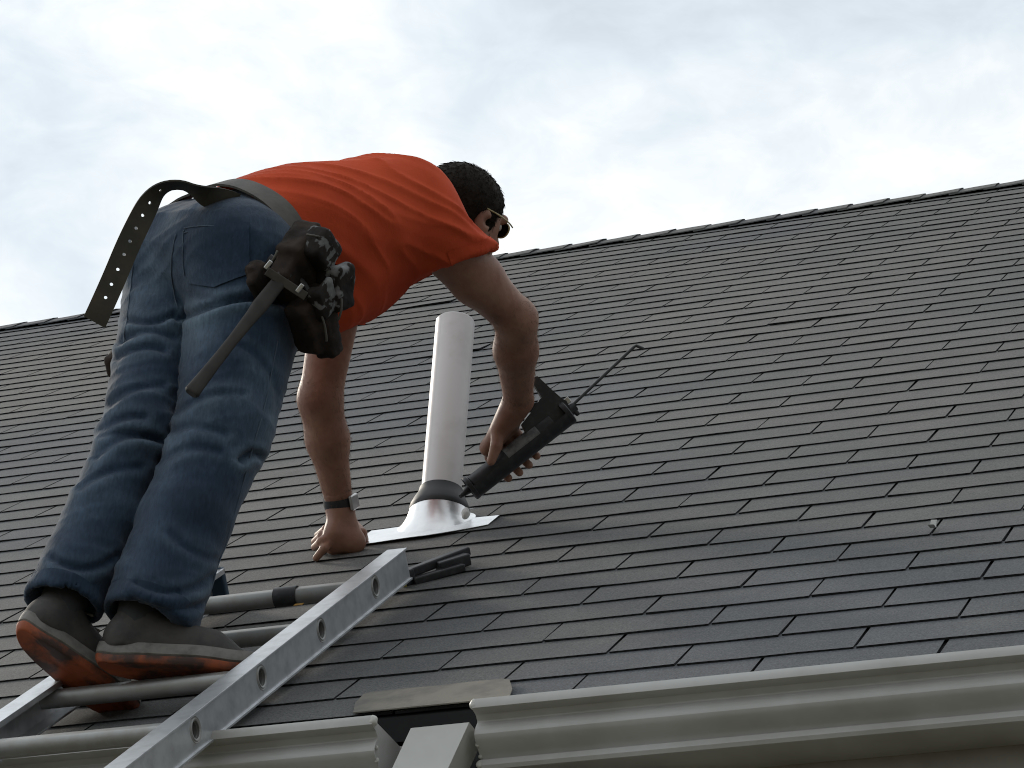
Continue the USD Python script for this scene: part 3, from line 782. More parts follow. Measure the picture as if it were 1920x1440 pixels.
strand_set('arm_hair', body, bp, bn, along + .7 * hr.normal(size=bp.shape), hr.uniform(.006, .014, (len(bp), 1)), hr.uniform(.2, .7, (len(bp), 1)), .00030, mat('arm_hair', (0.15, 0.092, 0.055), 0.6))

# hair: a cap over the crown down to the nape, short and rough
def hair_f(P):
    d = ellipsoid(P, hp(-.014, 0, .016), HB, (.103, .084, .089))
    d = smin(d, cone(P, hp(-.05, 0, -.01), hp(-.052, 0, -.055), .060, .050), .02)
    q = (P - HEAD) @ HB.T
    front = q[:, 0] - (.050 + .32 * (q[:, 2] - .03))                          # hairline
    side = np.maximum(q[:, 0] - .020, -q[:, 2] - .024)                         # in front of the ears below the temple
    low = -q[:, 2] - .078 + .3 * np.maximum(q[:, 0], -.05)
    cut = np.maximum(np.minimum(front, 1), low)
    cut = np.maximum(cut, np.minimum(q[:, 0] - .026, .010 - q[:, 2]))
    earhole = np.minimum(sphere(P, hp(-.018, .090, -.018), .024), sphere(P, hp(-.018, -.090, -.018), .024))
    return smax(smax(d, cut, .008), -earhole, .006)
hm = surface(hair_f, *bounds([HEAD], .14), .0042)
push(hm,   .0026 * (meshkit.noise(hm.vertices * 210, 3) - .5) + .0012 * (meshkit.noise(hm.vertices * 42, 4) - .5))
hair = obj('hair', hm, HAIR, person, smooth=True)
hpts, hface = trimesh.sample.sample_surface(hm, 4200, seed=5)
strand_set('hair_strands', hair, hpts, hm.face_normals[hface], -HU * .55 - HF * .35 + .28 * hr.normal(size=(len(hpts), 3)), hr.uniform(.008, .015, (len(hpts), 1)), hr.uniform(.06, .26, (len(hpts), 1)), .0010, HAIR)
for s in (-1, 1):
    obj('eye', trimesh.creation.icosphere(2, .0100).apply_translation(hp(.0760, s * .032, .000)), EYE, person, smooth=True)

# t-shirt
_e = cdir(.964, -.265, 0); S_END = unit(ELB_R - SHO_R); SLV = cdir(.265, .964, .10); S_ENDL = unit(ELB_L - SHO_L)
def shirt_solid(P):
    d = trunk(P, .012)
    d = smin(d, cone(P, at(610, 528, 6.40), at(668, 520, 6.52), .104, .088), .06)                # cloth hanging under the belly
    d = smin(d, smax(cone(P, SHO_R * 1.0, SHO_R + S_END * .17, .076, .072), (P - at(885, 477, 6.54)) @ SLV, .004), .03)
    d = smin(d, sphere(P, at(803, 466, 6.69), .046), .04)                                       # collar hanging open at the chest
    d = smin(d, cone(P, SHO_L, SHO_L + S_ENDL * .13, .070, .066), .03)
    return d
WN = unit(AX * .92 + BK * .10)
def shirt_f(P):
    d = shirt_solid(P)
    d = np.maximum(d, np.where(sphere(P, SHO_L + S_ENDL * .17, .12) < 0, (P - (SHO_L + S_ENDL * .118)) @ S_ENDL, -1))
    hem = -((P - at(455, 430, 6.22)) @ WN) - .005 + .008 * np.sin((P @ LF) * 60)
    d = smax(d, hem, .008)
    nk = np.maximum(neck(P) - .012, -((P - NECK) @ unit(HEAD - NECK)) + .035)
    d = smax(d, -nk, .008)
    open_r = np.maximum(cone(P, SHO_R + S_END * .06, ELB_R, .064, .060), -((P - at(885, 477, 6.54)) @ SLV) - .05)
    return smax(d, -open_r, .004)
sm = surface(shirt_f, *bounds([WAIST, CHEST, SHO_R, SHO_L, NECK, at(440, 450, 6.2), at(640, 600, 6.45)], .19), .0052)
vv_ = sm.vertices - CHEST
ca, cl, cb = vv_ @ AX, vv_ @ LF, vv_ @ BK
sp, sa = ca * .34 + cb * .94, ca * .94 - cb * .34                          # across and along the drag lines from the hip to the armpit
warp = .035 * (meshkit.noise(sm.vertices * 6, 5) - .5)
fold = ridged(np.stack([sa * 2.6, cl * 2.5, (sp + warp) * 15], 1), 11) ** 3
fold2 = ridged(np.stack([sa * 4.0, cl * 5, (sp + warp) * 34 + sa * 5], 1), 12) ** 3
side = np.clip(.45 - cl * 3.0, .25, 1)
push(sm, (.0095 * (fold - .25) + .0060 * (fold2 - .25)) * side)
obj('t_shirt', sm, SHIRT, person, smooth=True)

# jeans
def jeans_f(P):
    but = smin(sphere(P, BUT_R, .112), sphere(P, BUT_L, .108), .02)
    d = [cone(P, HIP_R, KNE_R, .108, .086), cone(P, HIP_R + AX * .05 - BK * .02, KNE_R + AX * .03, .088, .068), cone(P, KNE_R, KNE_R * .5 + ANK_R * .5, .085, .081), cone(P, KNE_R * .5 + ANK_R * .5, ANK_R + DIR_R * .012, .082, .084)]
    e = [cone(P, HIP_L, KNE_L, .096, .070), cone(P, KNE_L, KNE_L * .5 + ANK_L * .5, .069, .066), cone(P, KNE_L * .5 + ANK_L * .5, ANK_L, .066, .070)]
    right = smin(blend(d, .02), sphere(P, BUT_R, .106), .05)
    left = smin(blend(e, .02), sphere(P, BUT_L, .108), .03)
    front = blend([cone(P, at(440, 500, 6.28), at(510, 465, 6.34), .115, .115), cone(P, at(380, 480, 6.30), at(470, 440, 6.36), .10, .11), cone(P, at(395, 480, 6.21), at(462, 458, 6.26), .108, .116)], .03)
    d = smin(smin(right, left, .012), front, .035)
    d = smax(d, (P - at(455, 400, 6.22)) @ WN - .062, .006)
    for K, A in ((KNE_R, ANK_R), (KNE_L, ANK_L)):
        ax = unit(A - K)
        end = np.where(np.linalg.norm(P - A, axis=1) < .15, (P - A) @ ax - .012, -1)
        hollow = np.maximum(cone(P, A - ax * .03, A + ax * .1, .062, .064), -((P - A) @ ax) - .04)
        d = smax(smax(d, end, .004), -hollow, .004)
    return d
jm = surface(jeans_f, *bounds([HIP_R, HIP_L, BUT_R, BUT_L, ANK_R, ANK_L, at(520, 420, 6.3)], .17), .0052)
p = jm.vertices
def leg_param(p, H, K, A):
    """0 at the hip, 1 at the knee, 2 at the ankle."""
    a = (p - H) @ unit(K - H) / np.linalg.norm(K - H); b = (p - K) @ unit(A - K) / np.linalg.norm(A - K)
    return np.where(b > 0, 1 + np.clip(b, 0, 1.2), np.clip(a, -.6, 1))
isr = np.minimum(np.linalg.norm(np.cross(p - KNE_R, unit(ANK_R - HIP_R)), axis=1), 9) < np.linalg.norm(np.cross(p - KNE_L, unit(ANK_L - HIP_L)), axis=1)
tt = np.where(isr, leg_param(p, HIP_R, KNE_R, ANK_R), leg_param(p, HIP_L, KNE_L, ANK_L))
amp = .35 + .9 * np.exp(-((tt - .95) / .30) ** 2) + .55 * np.exp(-((tt - .12) / .18) ** 2) + .55 * np.exp(-((tt - 1.85) / .2) ** 2)
amp = amp * np.where(isr, 0.36, .62)
f1 = ridged(np.stack([p[:, 0] * 5 + p[:, 2] * 5, p[:, 1] * 5, p[:, 2] * 17 + p[:, 0] * 8], 1), 21) ** 2.2
f2 = ridged(np.stack([p[:, 0] * 11 - p[:, 2] * 7, p[:, 1] * 9, p[:, 2] * 30 - p[:, 0] * 9], 1), 23) ** 2.5
push(jm, np.where(tt > 1.93, .25, 1) * amp * (.010 * (f1 - .35) + .006 * (f2 - .3)))
jm.vertices = jm.vertices
cre = [([(332, 600), (400, 574), (478, 560), (548, 578)], .017), ([(352, 548), (400, 560), (470, 548)], .005), ([(330, 772), (392, 742), (452, 738)], .006),
       ([(318, 808), (372, 800), (420, 812)], .006), ([(452, 862), (476, 850), (500, 868)], .018), ([(300, 866), (350, 842), (410, 846)], .006), ([(430, 640), (500, 690), (520, 780)], .005),
       ([(228, 592), (280, 606), (326, 590)], .013), ([(226, 642), (275, 622), (324, 634)], .010), ([(220, 672), (262, 652), (306, 656)], .009), ([(206, 760), (250, 730), (304, 722)], .010),
       ([(192, 806), (236, 784), (270, 782)], .012), ([(190, 820), (250, 812), (306, 830)], .007), ([(180, 856), (232, 822), (300, 824)], .011), ([(150, 915), (205, 884), (262, 876)], .007),
       ([(255, 1095), (320, 1112), (398, 1080)], .009), ([(250, 1120), (310, 1142), (392, 1128)], .009), ([(98, 1046), (150, 1066), (218, 1042)], .008), ([(320, 1000), (370, 1040), (420, 1050)], .004)]
jn_ = jm.vertex_normals; facing = np.clip(-(jn_ @ VIEW) * 2.2 + .25, 0, 1)
qv, qd = proj(jm.vertices); mm = qd / FPX
disp = np.zeros(len(qv))
for pts, am in cre:
    line = np.array(sg.LineString(curve(np.array(pts, float), 24)).coords)
    dmin = np.full(len(qv), 1e9); sgn = np.zeros(len(qv))
    for k in range(len(line) - 1):
        a_, b_ = line[k], line[k + 1]; ab = b_ - a_
        t_ = np.clip((qv - a_) @ ab / (ab @ ab), 0, 1); dv = qv - a_ - t_[:, None] * ab
        dd = np.linalg.norm(dv, axis=1); m_ = dd < dmin
        dmin[m_] = dd[m_]; sgn[m_] = np.sign(dv[m_, 1])
    e = dmin * mm
    br = .35 + 1.1 * meshkit.noise(jm.vertices * 14 + am * 900, 31)                       # folds fade in and out along their length
    disp += .62 * am * br * (-np.exp(-(e / .0060) ** 2) + .62 * np.exp(-((e - .014) / .010) ** 2) * np.where(sgn > 0, 1, .45))
push(jm, disp * facing)
wear = np.clip(disp * facing / .006, 0, 1) * .55 + np.clip(meshkit.fbm(jm.vertices * V(9, 9, 5), 3, 41) * 2.4 - 1.25, 0, .5) * np.clip(1.3 - np.abs(tt - .55) * 1.1, .15, 1)
jeans = obj('jeans', jm, DENIM, person, smooth=True)
UsdGeom.PrimvarsAPI(UsdGeom.Mesh(jeans)).CreatePrimvar('wear', Sdf.ValueTypeNames.FloatArray, 'vertex').Set(Vt.FloatArray.FromNumpy(wear.astype(np.float32)))

# shoes on the rung
def shoe(h, d, nm, pitch=0.0):
    s = np.cross(V(0, 0, 1), d)
    zu = V(0, 0, 1) * math.cos(pitch) + d * math.sin(pitch)                     # heel raised by the pitch
    d = d * math.cos(pitch) - V(0, 0, 1) * math.sin(pitch)
    B = np.stack([d, s, zu])
    def foot_plan(n):
        t = np.linspace(0, 2 * np.pi, n, endpoint=False)
        x = .128 + .138 * np.cos(t)
        w = .044 + .010 * np.sin(np.clip((x - .10) / .19, -1, 1) * 1.6) - .004 * np.exp(-((x - .11) / .04) ** 2)
        y = w * np.sign(np.sin(t)) * np.abs(np.sin(t)) ** .8
        return x, y
    def slab(z0, z1, g0, g1, tread=0.0, n=56):
        x, y = foot_plan(n)
        G = []
        for z, gr in ((z0, g0 - .004), (z0 + .003, g0), ((z0 + z1) / 2, (g0 + g1) / 2 + .001), (z1 - .002, g1), (z1, g1 - .004)):
            cx = .135 + (x - .135) * (1 + gr / .14); cy = y * (1 + gr / .045)
            spring = .020 * np.clip((cx - .21) / .07, 0, 1) ** 2 + .010 * np.clip((.03 - cx) / .04, 0, 1) ** 2
            zz = z + spring + (tread * (np.sin(cx * 260) > 0) if z == z0 else 0)
            G.append(np.stack([cx, cy, zz], 1))
        v = np.vstack(G + [G[0].mean(0)[None], G[-1].mean(0)[None]]); f = []
        L = len(G)
        for a in range(L - 1):
            for j in range(n):
                q, r = a * n + j, a * n + (j + 1) % n
                f += [[q, r, r + n], [q, r + n, q + n]]
        for j in range(n):
            f += [[L * n, (j + 1) % n, j], [L * n + 1, (L - 1) * n + j, (L - 1) * n + (j + 1) % n]]
        m = trimesh.Trimesh(v, f, process=False)
        m.vertices = h + m.vertices @ B
        return m
    upf = lambda P: upper(((P - h) @ B.T))
    def upper(q):
        c = lambda a, b, ra, rb: cone(q, V(*a), V(*b), ra, rb)
        e = blend([c((.034, 0, .046), (.190, 0, .038), .037, .038), c((.190, 0, .036), (.228, .002, .028), .037, .029), c((.036, 0, .065), (.050, 0, .100), .035, .036), c((.07, 0, .080), (.17, 0, .050), .034, .034)], .025)
        e = smax(e, .026 - q[:, 2], .003)
        e = smax(e, -np.maximum(c((.055, 0, .09), (.058, 0, .20), .034, .040), .075 - q[:, 2]), .004)
        return smax(e, q[:, 2] - .135 + .10 * np.abs(q[:, 0] - .05), .004)
    um = surface(upf, *bounds([h, h + d * .27 + V(0, 0, .12)], .075), .005)
    sh = obj(nm, um, SHOE, person, smooth=True)
    obj('midsole', slab(.010, .036, .004, .001), MIDSOLE, sh, smooth=30)
    obj('outsole', slab(-.006, .0105, .000, .004, .0008), SOLE, sh, smooth=30)
    lc = []
    for k in range(4):
        x = .105 + .024 * k; z = .120 - .0165 * k
        lc.append(tube(h + (np.array([[x, -.026, z - .012], [x - .004, 0, z + .003], [x, .026, z - .012]]) @ B), .0028, 6))
    obj('laces', cat(lc), LACE, sh, smooth=True)
    obj('sock', surface(lambda P: cone(P, h + B.T @ V(.052, 0, .06), h + B.T @ V(.058, 0, .17), .040, .044), *bounds([h + V(0, 0, .13)], .15), .007), SOCK, person, smooth=True)
shoe(HEEL_R, DIR_R, 'shoe')
shoe(HEEL_L, DIR_L, 'shoe', math.radians(13))

# watch, glasses
wd = unit(WRI_L - ELB_L)
Tw = axis_T(WRI_L - wd * .006, wd, up=-VIEW)
obj('wristwatch', lathe([(.0285, -.011), (.0325, -.011), (.0335, 0), (.0325, .011), (.0285, .011), (.0285, -.011)], Tw, 32), BLACK, person, smooth=40, label='black wristwatch on the left wrist')
fx = Tw @ trimesh.transformations.rotation_matrix(math.radians(-62), [0, 0, 1]) @ trimesh.transformations.translation_matrix([.036, 0, 0])
obj('watch_face', rbox(.009, .030, .032, .003, fx), STEEL, person, smooth=35)
gl = [tube(curve([hp(-.02, s * .083, .012), hp(.03, s * .082, .010), hp(.092, s * .060, .006)], 10), .0017, 8) for s in (-1, 1)]
rim = []
for s in (-1, 1):
    a = np.linspace(0, 2 * np.pi, 25)
    q = [hp(.098 - .012 * (abs(s * .032 + .025 * math.cos(x)) / .06) ** 2, s * .032 + .025 * math.cos(x), -.002 + .016 * math.sin(x)) for x in a]
    rim.append(tube(q, .0017, 6, False))
    lg = np.array([[hp(.098 - .012 * (abs(s * .032 + .0245 * r * math.cos(x)) / .06) ** 2, s * .032 + .0245 * r * math.cos(x), -.002 + .0155 * r * math.sin(x)) for x in a] for r in (0.02, .5, 1)])
    rim_l = obj('lens', thick_sheet(lg, -HF * .001), LENS, person, smooth=30)
rim.append(tube([hp(.098, -.007, .002), hp(.102, 0, .006), hp(.098, .007, .002)], .0018, 6))
obj('glasses_frame', cat(gl + rim), FRAMEMAT, person, smooth=True, label='pale thin glasses frame')

# jean pockets and hems: doubled cloth following the legs
def cut_mesh(m, planes):
    for o, n in planes:
        m = trimesh.intersections.slice_mesh_plane(m, n, o)
    return m
jn = trimesh.Trimesh(jm.vertices, jm.faces, process=False)
def patch(planes, off):
    m = cut_mesh(jn, planes)
    m = trimesh.Trimesh(m.vertices, m.faces, process=True)
    push(m, np.full(len(m.vertices), off))
    return m
for bc, sx in ((at(396, 470, 6.03), 1),):
    fwd = unit(bc - (BUT_R if sx > 0 else BUT_L)); dn = unit(V(0, 0, -1) - fwd * (-fwd[2])); wx = np.cross(fwd, dn)
    pl = [(bc - wx * .062, wx), (bc + wx * .062, -wx), (bc - dn * .048, dn), (bc + dn * .070, unit(-dn - wx * .30)), (bc + dn * .070, unit(-dn + wx * .30)), (bc - fwd * .09, fwd)]
    try:
        obj('pocket', patch(pl, .0028), DENIM, jeans, smooth=True)
    except Exception:
        pass
for K, A in ((KNE_R, ANK_R), (KNE_L, ANK_L)):
    ax = unit(A - K)
    far = unit(np.cross(ax, VIEW))
    other = ANK_L if A is ANK_R else ANK_R
    mid, dv = (A + other) / 2, unit(A - other)
    try:
        obj('hem', patch([(A - ax * .020, ax), (mid, dv)], .0025), DENIM, jeans, smooth=True)
    except Exception:
        pass

jv, jnorm = jm.vertices, jm.vertex_normals
jq, jd = proj(jv); jf = (jnorm @ VIEW) < 0
def on_jeans(pts, n, lift=.0006):
    """Points of the denim seen under a line across the photograph."""
    out = []
    for q in curve(np.array(pts, float), n):
        w = np.where(jf, np.linalg.norm(jq - q, axis=1), 1e9); k = np.argsort(w)[:14]
        k = k[jd[k] < jd[k].min() + .03]; ww = 1 / (w[k] + 2.0)
        out.append(((jv[k] + jnorm[k] * lift) * ww[:, None]).sum(0) / ww.sum())
    out = np.array(out)
    out[1:-1] = (out[:-2] + 2 * out[1:-1] + out[2:]) / 4
    return out
for nm, line in (('seam', [(520, 640), (500, 740), (468, 860), (428, 1000), (398, 1120)]), ('seam', [(330, 440), (322, 520), (333, 580)]), ('seam', [(252, 470), (243, 560), (232, 640)]),
                 ('pocket_stitch', [(346, 428), (392, 424), (446, 432)]), ('pocket_stitch', [(346, 436), (392, 432), (446, 440)]), ('pocket_stitch', [(345, 432), (343, 480), (346, 516)])):
    obj(nm, tube(on_jeans(line, 40), .0013, 6), STITCH, jeans, smooth=True)
_sl = patch  # doubled cloth along the right sleeve's edge
tn = trimesh.Trimesh(sm.vertices, sm.faces, process=False)
sv = cut_mesh(tn, [(at(885, 477, 6.54) - SLV * .024, SLV), (SHO_R - LF * -.09, -LF), (at(842, 484, 6.5), cdir(.95, -.3, 0))])
sv = trimesh.Trimesh(sv.vertices, sv.faces, process=True)
if len(sv.faces):
    push(sv, np.full(len(sv.vertices), .0016))
    obj('sleeve_hem', sv, SHIRT, str(person.GetPath()) + '/t_shirt', smooth=True)

# ------------------------------------------------------------------ tool belt
toolbelt = thing('tool_belt', "worn brown leather tool belt with pouches round the worker's waist", 'tool belt')
BC = at(440, 468, 6.25)
cloth = lambda P: np.minimum(shirt_solid(P), jeans_f(P))
BN = unit(AX * .95 + BK * .16)
b1 = unit(BK - BN * (BK @ BN)); b2 = np.cross(BN, b1)
ang = np.linspace(0, 2 * np.pi, 73)
rows = []
for w in (-.027, -.013, 0, .013, .027):
    rad = []
    for x in ang:
        d = math.cos(x) * b1 + math.sin(x) * b2
        t = np.linspace(.34, .02, 161)
        v = cloth(BC + BN * w + t[:, None] * d)
        k = np.argmax(v < 0)
        rad.append(t[k] if v[k] < 0 else .12)
    rad = np.minimum(np.array(rad), .165); rad[-1] = rad[0]
    rows.append(rad)
rad = np.max(rows, 0) * .5 + np.mean(rows, 0) * .5
r_ = np.convolve(np.r_[rad[-4:-1], rad, rad[1:4]], np.ones(7) / 7, 'valid'); rad = np.maximum(r_, rad - .004) + .006
sheet = np.array([[BC + BN * w + (rad[k] + .002) * (math.cos(x) * b1 + math.sin(x) * b2) for w in (-.027, -.0255, 0, .0255, .027)] for k, x in enumerate(ang)])
offs = np.array([[-.0045 * (math.cos(x) * b1 + math.sin(x) * b2) for w in range(5)] for x in ang])
obj('belt', thick_sheet(sheet, offs), BELT, toolbelt, smooth=40, label='grey brown leather waist belt')
# loose end of the belt hanging out behind, with punched holes
tp = np.array([[440, 384, 6.16, 0], [418, 376, 6.135, .1], [395, 370, 6.12, .3], [374, 360, 6.11, .7], [351, 350, 6.10, 1.0], [326, 347, 6.09, 1.0], [302, 355, 6.085, .85], [281, 379, 6.08, .5], [262, 414, 6.07, .2], [240, 460, 6.06, .1], [218, 512, 6.05, .05], [197, 560, 6.04, 0], [177, 604, 6.035, 0]], float)
tc = curve(tp, 64)
ctr = np.array([at(*q[:3]) for q in tc])
tg = np.gradient(ctr, axis=0); tg /= np.linalg.norm(tg, axis=1, keepdims=True)
topv, offv = [], []
for k in range(len(ctr)):
    across = unit(np.cross(tg[k], VIEW)); turn = np.clip(tc[k, 3], 0, 1)
    wv = unit(across * (1 - .75 * turn) + VIEW * (.15 + .75 * turn))
    wv = unit(wv - tg[k] * (wv @ tg[k])); nv = np.cross(wv, tg[k])
    hw = .0225
    skew = (tg[k] * .002 * np.linspace(-1, 1, 5)[:, None]) if k > len(ctr) - 3 else np.zeros((5, 1))
    topv.append([ctr[k] + wv * hw * x + skew[j] + nv * .0016 for j, x in enumerate(np.linspace(-1, 1, 5))]); offv.append([-nv * .0032] * 5)
tail = thick_sheet(np.array(topv), np.array(offv))
try:
    tm_ = to_man(tail)
    for k in (22, 26.5, 30.5, 34.5, 38.5, 42.5, 47, 51.5, 55.5):
        i = int(k); q = ctr[i] * (1 - k + i) + ctr[i + 1] * (k - i)
        nv = unit(np.cross(topv[i][4] - topv[i][0], tg[i]))
        c = trimesh.creation.cylinder(radius=.0032, height=.03, sections=14); c.apply_transform(axis_T(q, nv, tg[i]))
        tm_ = tm_ - to_man(c)
    tail = to_mesh(tm_) if tm_.num_vert() > 100 else tail
except Exception:
    pass
obj('belt_tail', tail, STRAP, toolbelt, smooth=40, label='loose belt end with punched holes curling out behind')
# right pouch: leather pockets hanging at the hip
PD = cdir(.14, .86, .50); PT = unit(-LF - PD * (-LF @ PD)); PW = np.cross(PD, PT)
PB_ = np.stack([PW, PD, PT])
def pk(px, py, dep, hw, hd, ht, r=.018, tilt=0.0):
    c = at(px, py, dep)
    B = PB_ if not tilt else np.stack([PW * math.cos(tilt) + PD * math.sin(tilt), PD * math.cos(tilt) - PW * math.sin(tilt), PT])
    return lambda P: box(P, c, B, (hw, hd, ht), r)
def leather_obj(nm, fs, mt, ctr_, pad, k=.012, amp=.004, label=None, parent=None, hole=None, h=.004):
    f = lambda P: blend([g_(P) for g_ in fs], k) if hole is None else smax(blend([g_(P) for g_ in fs], k), -hole(P), .004)
    m = surface(f, *bounds([ctr_], pad), h)
    push(m, amp * (meshkit.fbm(m.vertices * 38, 3, 5) - .5) * 2)
    return obj(nm, m, mt, parent or toolbelt, smooth=True, label=label)
SPLAT = usdkit.material(stage, '/World/Looks/paint_spattered_leather', {
    'g': ('geometry', {}), 'p': ('principled_bsdf', {'roughness': 0.85, 'specular_ior_level': 0.2}),
    'n': ('noise_texture', {'scale': 26.0, 'detail': 3.5, 'roughness': 0.55, 'distortion': 0.4}), 'r': ('rgb_ramp', {'ramp': [(0.40, (0.014, 0.011, 0.010)), (0.525, (0.024, 0.019, 0.016)), (0.54, (0.12, 0.12, 0.12)), (0.63, (0.22, 0.22, 0.22))]}),
    'bn': ('noise_texture', {'scale': 110.0, 'detail': 3.0}), 'b': ('bump', {'strength': 0.35, 'distance': 0.002})},
    [('g.position', 'n.vector'), ('n.fac', 'r.fac'), ('r.color', 'p.base_color'), ('g.position', 'bn.vector'), ('bn.fac', 'b.height'), ('b.normal', 'p.normal')], surface='p.BSDF')
pc = at(575, 540, 6.02)
pouch = leather_obj('pouch', [pk(572, 478, 6.055, .044, .052, .030, .012, .22), pk(548, 512, 6.03, .046, .040, .022, .009, .28)], LEATHER, pc, .17, k=.014, amp=.0040, label='brown leather pouch on the right hip')
leather_obj('pocket', [pk(628, 536, 6.06, .030, .044, .030, .012, -.32)], SPLAT, pc, .17, k=.014, amp=.0040, parent=pouch, label='paint spattered side pocket', hole=pk(622, 500, 6.06, .022, .020, .018, .008, -.32))
leather_obj('upper_pocket', [pk(600, 468, 6.03, .032, .036, .024, .010, .45)], SPLAT, pc, .17, k=.014, amp=.0040, parent=pouch, label='small paint spattered pocket at the top')
leather_obj('lower_pocket', [pk(585, 598, 6.05, .044, .056, .026, .011, .20), pk(612, 626, 6.065, .022, .046, .022, .010, .05)], LEATHER, pc, .19, k=.016, amp=.0050, parent=pouch, label='dark lower pocket')
leather_obj('front_pocket', [pk(604, 560, 6.02, .030, .034, .016, .008, .12)], SPLAT, pc, .19, k=.012, amp=.004, parent=pouch, label='paint spattered front pocket', hole=pk(600, 532, 6.02, .022, .012, .010, .005, .12))
leather_obj('tool_loop', [pk(490, 530, 6.00, .028, .034, .012, .007, .4), pk(478, 520, 6.0, .014, .030, .010, .006, .1)], LEATHER, at(488, 530, 6.0), .075, k=.010, amp=.005, parent=pouch)
for q0, q1, dp_ in (((600, 585), (612, 640), 6.01), ((640, 560), (634, 600), 6.015), ((575, 440), (604, 446), 6.0), ((520, 470), (500, 500), 5.99)):
    pp_ = [at(*q0, dp_), at((q0[0] + q1[0]) / 2 + 3, (q0[1] + q1[1]) / 2, dp_ - .004), at(*q1, dp_)]
    obj('piping', tube(curve(pp_, 12), .0022, 6), BELT, pouch, smooth=True)
def strip(p0, p1, w, t, mt, nm, parent, face=None, r=.0012):
    d = p1 - p0; z = unit(face if face is not None else -VIEW); x = unit(d); z = unit(z - x * (z @ x)); y = np.cross(z, x)
    return obj(nm, rbox(np.linalg.norm(d), w, t, r, frame(x, y, z, (p0 + p1) / 2)), mt, parent, smooth=35)
strip(at(500, 508, 5.962), at(574, 556, 5.985), .016, .003, BELT, 'bracket', pouch)
for q in ((503, 497, 5.965), (562, 541, 5.965)):
    strip(at(q[0] - 6, q[1] + 7, q[2]), at(q[0] + 6, q[1] - 8, q[2]), .0085, .005, STEEL, 'buckle', pouch, r=.002)
leather_obj('pouch', [lambda P: cone(P, at(285, 560, 6.42), at(226, 678, 6.40), .030, .024), lambda P: box(P, at(214, 684, 6.40), PB_, (.016, .022, .012), .006)], LEATHER, at(255, 620, 6.41), .13, label='small dark pouch hanging behind the left thigh')

# ------------------------------------------------------------------ hammer in the belt's loop
hammer = thing('hammer', 'hammer with a worn grey brown handle hanging from the tool belt across the jeans', 'hammer')
ha, hb = at(520, 532, 5.975), at(358, 738, 5.835)
hd = unit(hb - ha); hl = np.linalg.norm(hb - ha)
Th = axis_T(ha, hd, up=-VIEW)
G = []
for t, w, d in ((-.03, .012, .007), (.0, .0140, .008), (.06, .0150, .008), (.085, .0125, .0075), (.15, .0105, .0075), (.215, .0115, .008), (hl - .02, .0135, .0095), (hl - .004, .0145, .010), (hl, .011, .008)):
    a = np.linspace(0, 2 * np.pi, 25)
    G.append(np.stack([d * np.sign(np.cos(a)) * np.abs(np.cos(a)) ** .7, w * np.sign(np.sin(a)) * np.abs(np.sin(a)) ** .7, np.full(25, t)], 1))
G.append(G[-1] * [0.02, 0.02, 1]); G.insert(0, G[0] * [0.02, 0.02, 1])
hm_ = grid_mesh(np.array(G), flip=True); hm_.apply_transform(Th)
obj('handle', hm_, WOOD, hammer, smooth=40)
wv = unit(np.cross(hd, VIEW))
head_c = ha - hd * .030 + VIEW * .034
hd1 = tube([head_c - wv * .045, head_c - wv * .034, head_c - wv * .032, head_c - wv * .018, head_c + wv * .016], [.0125, .0125, .009, .010, .010], 16)
claw = [tube(curve([head_c + wv * .012 + VIEW * s * .003, head_c + wv * .035 + VIEW * s * .006 - hd * .002, head_c + wv * .062 + VIEW * s * .009 + hd * .016], 10), np.linspace(.008, .003, 10), 8) for s in (-1, 1)]
obj('head', cat([hd1] + claw), ROD, hammer, smooth=40)

# ------------------------------------------------------------------ caulking gun and the tube in it
gun = thing('caulking_gun', "black caulking gun in the worker's right hand, its long plunger rod sticking out behind", 'caulking gun')
TG = frame(GB, GN, GD, G0)                                               # x away, y up-left, z along the gun
R_T = .0235
a = np.linspace(math.radians(180), math.radians(360), 19)
cr = np.array([[[(R_T + .002) * math.cos(x) , (R_T + .002) * math.sin(x) , z] for x in a] for z in np.linspace(.004, .262, 4)])
cr_o = np.array([[[.0022 * math.cos(x), .0022 * math.sin(x), 0] for x in a] for z in range(4)])
cm_ = thick_sheet(cr, cr_o); cm_.apply_transform(TG)
obj('cradle', cm_, BLACK, gun, smooth=40)
obj('front_plate', lathe([(.010, 0), (.0275, 0), (.0285, .003), (.0285, .008), (.0265, .010), (.010, .010), (.010, 0)], TG, 32), BLACK, gun, smooth=35)
obj('rear_plate', lathe([(0, .258), (.0275, .258), (.0285, .261), (.0285, .268), (.0265, .270), (.012, .271), (.010, .288), (0, .288)], TG, 32), BLACK, gun, smooth=35)
def gpoly(pts, t, nm, mt=BLACK, r=.002):
    """A flat plate of the gun: points (along, up) and thickness across."""
    pl = sg.Polygon([(p[1], p[0]) for p in pts]).buffer(-r).buffer(r, 4)
    m = trimesh.creation.extrude_polygon(pl, t, engine='earcut')
    m.apply_translation([0, 0, -t / 2])
    m.apply_transform(TG @ np.array([[0, 0, 1, 0], [1, 0, 0, 0], [0, 1, 0, 0], [0, 0, 0, 1.0]]))
    m.fix_normals()
    return obj(nm, m, mt, gun, smooth=35)
gpoly([(.168, .020), (.272, -.012), (.278, .020), (.262, .055), (.236, .058), (.205, .048), (.172, .040)], .026, 'frame')
gpoly([(.238, .040), (.276, .018), (.268, .060), (.262, .100), (.246, .104), (.243, .075)], .024, 'handle')
gpoly([(.250, .048), (.212, .062), (.168, .074), (.162, .068), (.200, .050), (.236, .034)], .014, 'trigger')
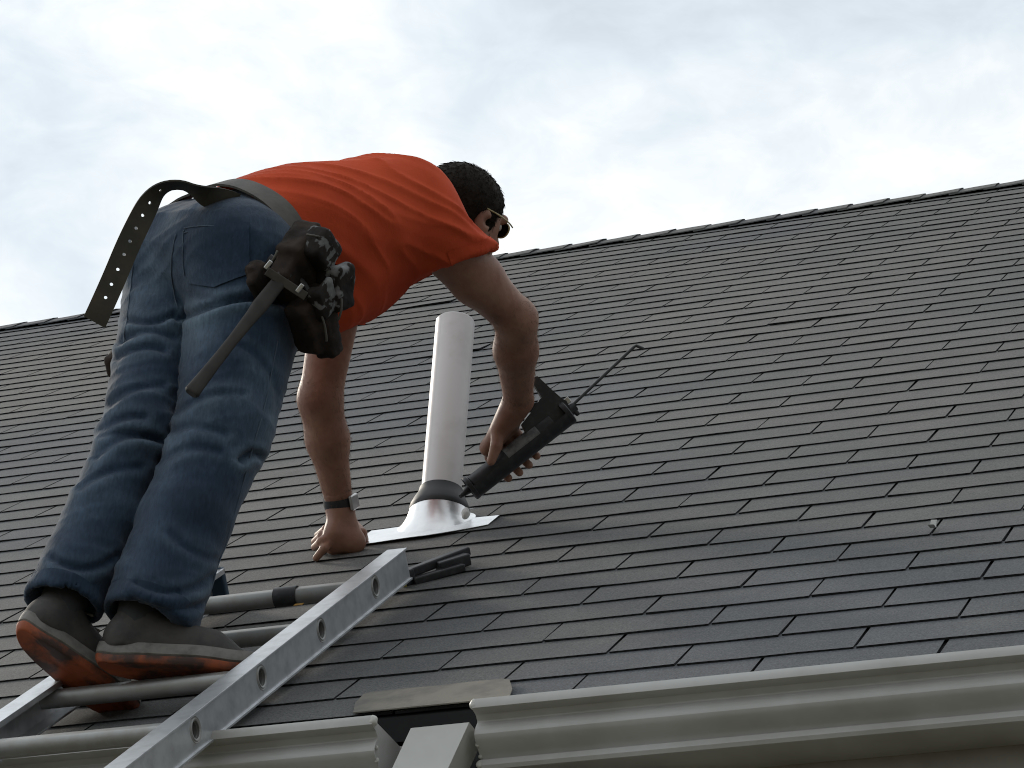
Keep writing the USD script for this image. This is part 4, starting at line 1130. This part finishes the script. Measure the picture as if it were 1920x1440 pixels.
rod0, rod1 = gp(.270, .004, 0), at(1188, 651, 6.99)
obj('plunger_rod', tube([rod0 - (rod1 - rod0) * .3, rod0, rod0 * .5 + rod1 * .5, rod1, at(1193, 648, 6.99), at(1207, 654, 6.99)], .0036, 10), ROD, gun, smooth=True, label='thin steel plunger rod with a hooked end')
obj('catch', strip(gp(.282, .012, -.004), gp(.282, .026, -.004), .010, .004, STEEL, 'release_catch', gun).GetName() and rbox(.012, .016, .010, .003, TG @ trimesh.transformations.translation_matrix([0, -.012, .281])), BLACK, gun, smooth=35)
ct = thing('caulk_tube', 'dark tube of caulk lying in the caulking gun, its nozzle at the pipe', 'caulk tube')
obj('cartridge', lathe([(0, .012), (.0225, .012), (.0232, .014), (.0232, .225), (.0225, .228), (0, .228)], TG, 36), BLACK, ct, smooth=35)
obj('label', lathe([(.0236, .105), (.0237, .1055), (.0237, .190), (.0236, .1905), (.0233, .190), (.0233, .1055), (.0236, .105)], TG, 36), TUBE, ct, smooth=35)
noz = at(863, 931, 6.885)
obj('nozzle', tube([gp(.012), gp(.006), gp(-.004), noz], [.0135, .012, .0085, .0042], 14), BLACK, ct, smooth=40)
# dab of sealant on the flashing, chip of debris on the slope
dab = trimesh.creation.icosphere(3, 1.0); dab.apply_scale([.009, .009, .014]); push(dab, .002 * (meshkit.noise(dab.vertices * 160, 8) - .5))
dab.apply_translation(at(873, 963, 6.845)); obj('sealant', dab, WHITE, vent, smooth=True, label='white dab of sealant on the collar')
chp = np.array([[[x, y + .006 * math.sin(x * 90), .006 + .010 * abs(x / .016) ** 1.5] for y in (-.006, 0, .007)] for x in np.linspace(-.016, .016, 7)])
chm = thick_sheet(chp, V(0, 0, -.0015)); chm.apply_transform(TRF @ trimesh.transformations.translation_matrix([.004, -.617, .008]) @ trimesh.transformations.rotation_matrix(1.2, [0, 0, 1]))
tag(obj('debris_chip', chm, mat('pale_chip', (.42, .42, .40), .7), smooth=40), 'small pale curled chip of debris lying on the shingles', 'debris')
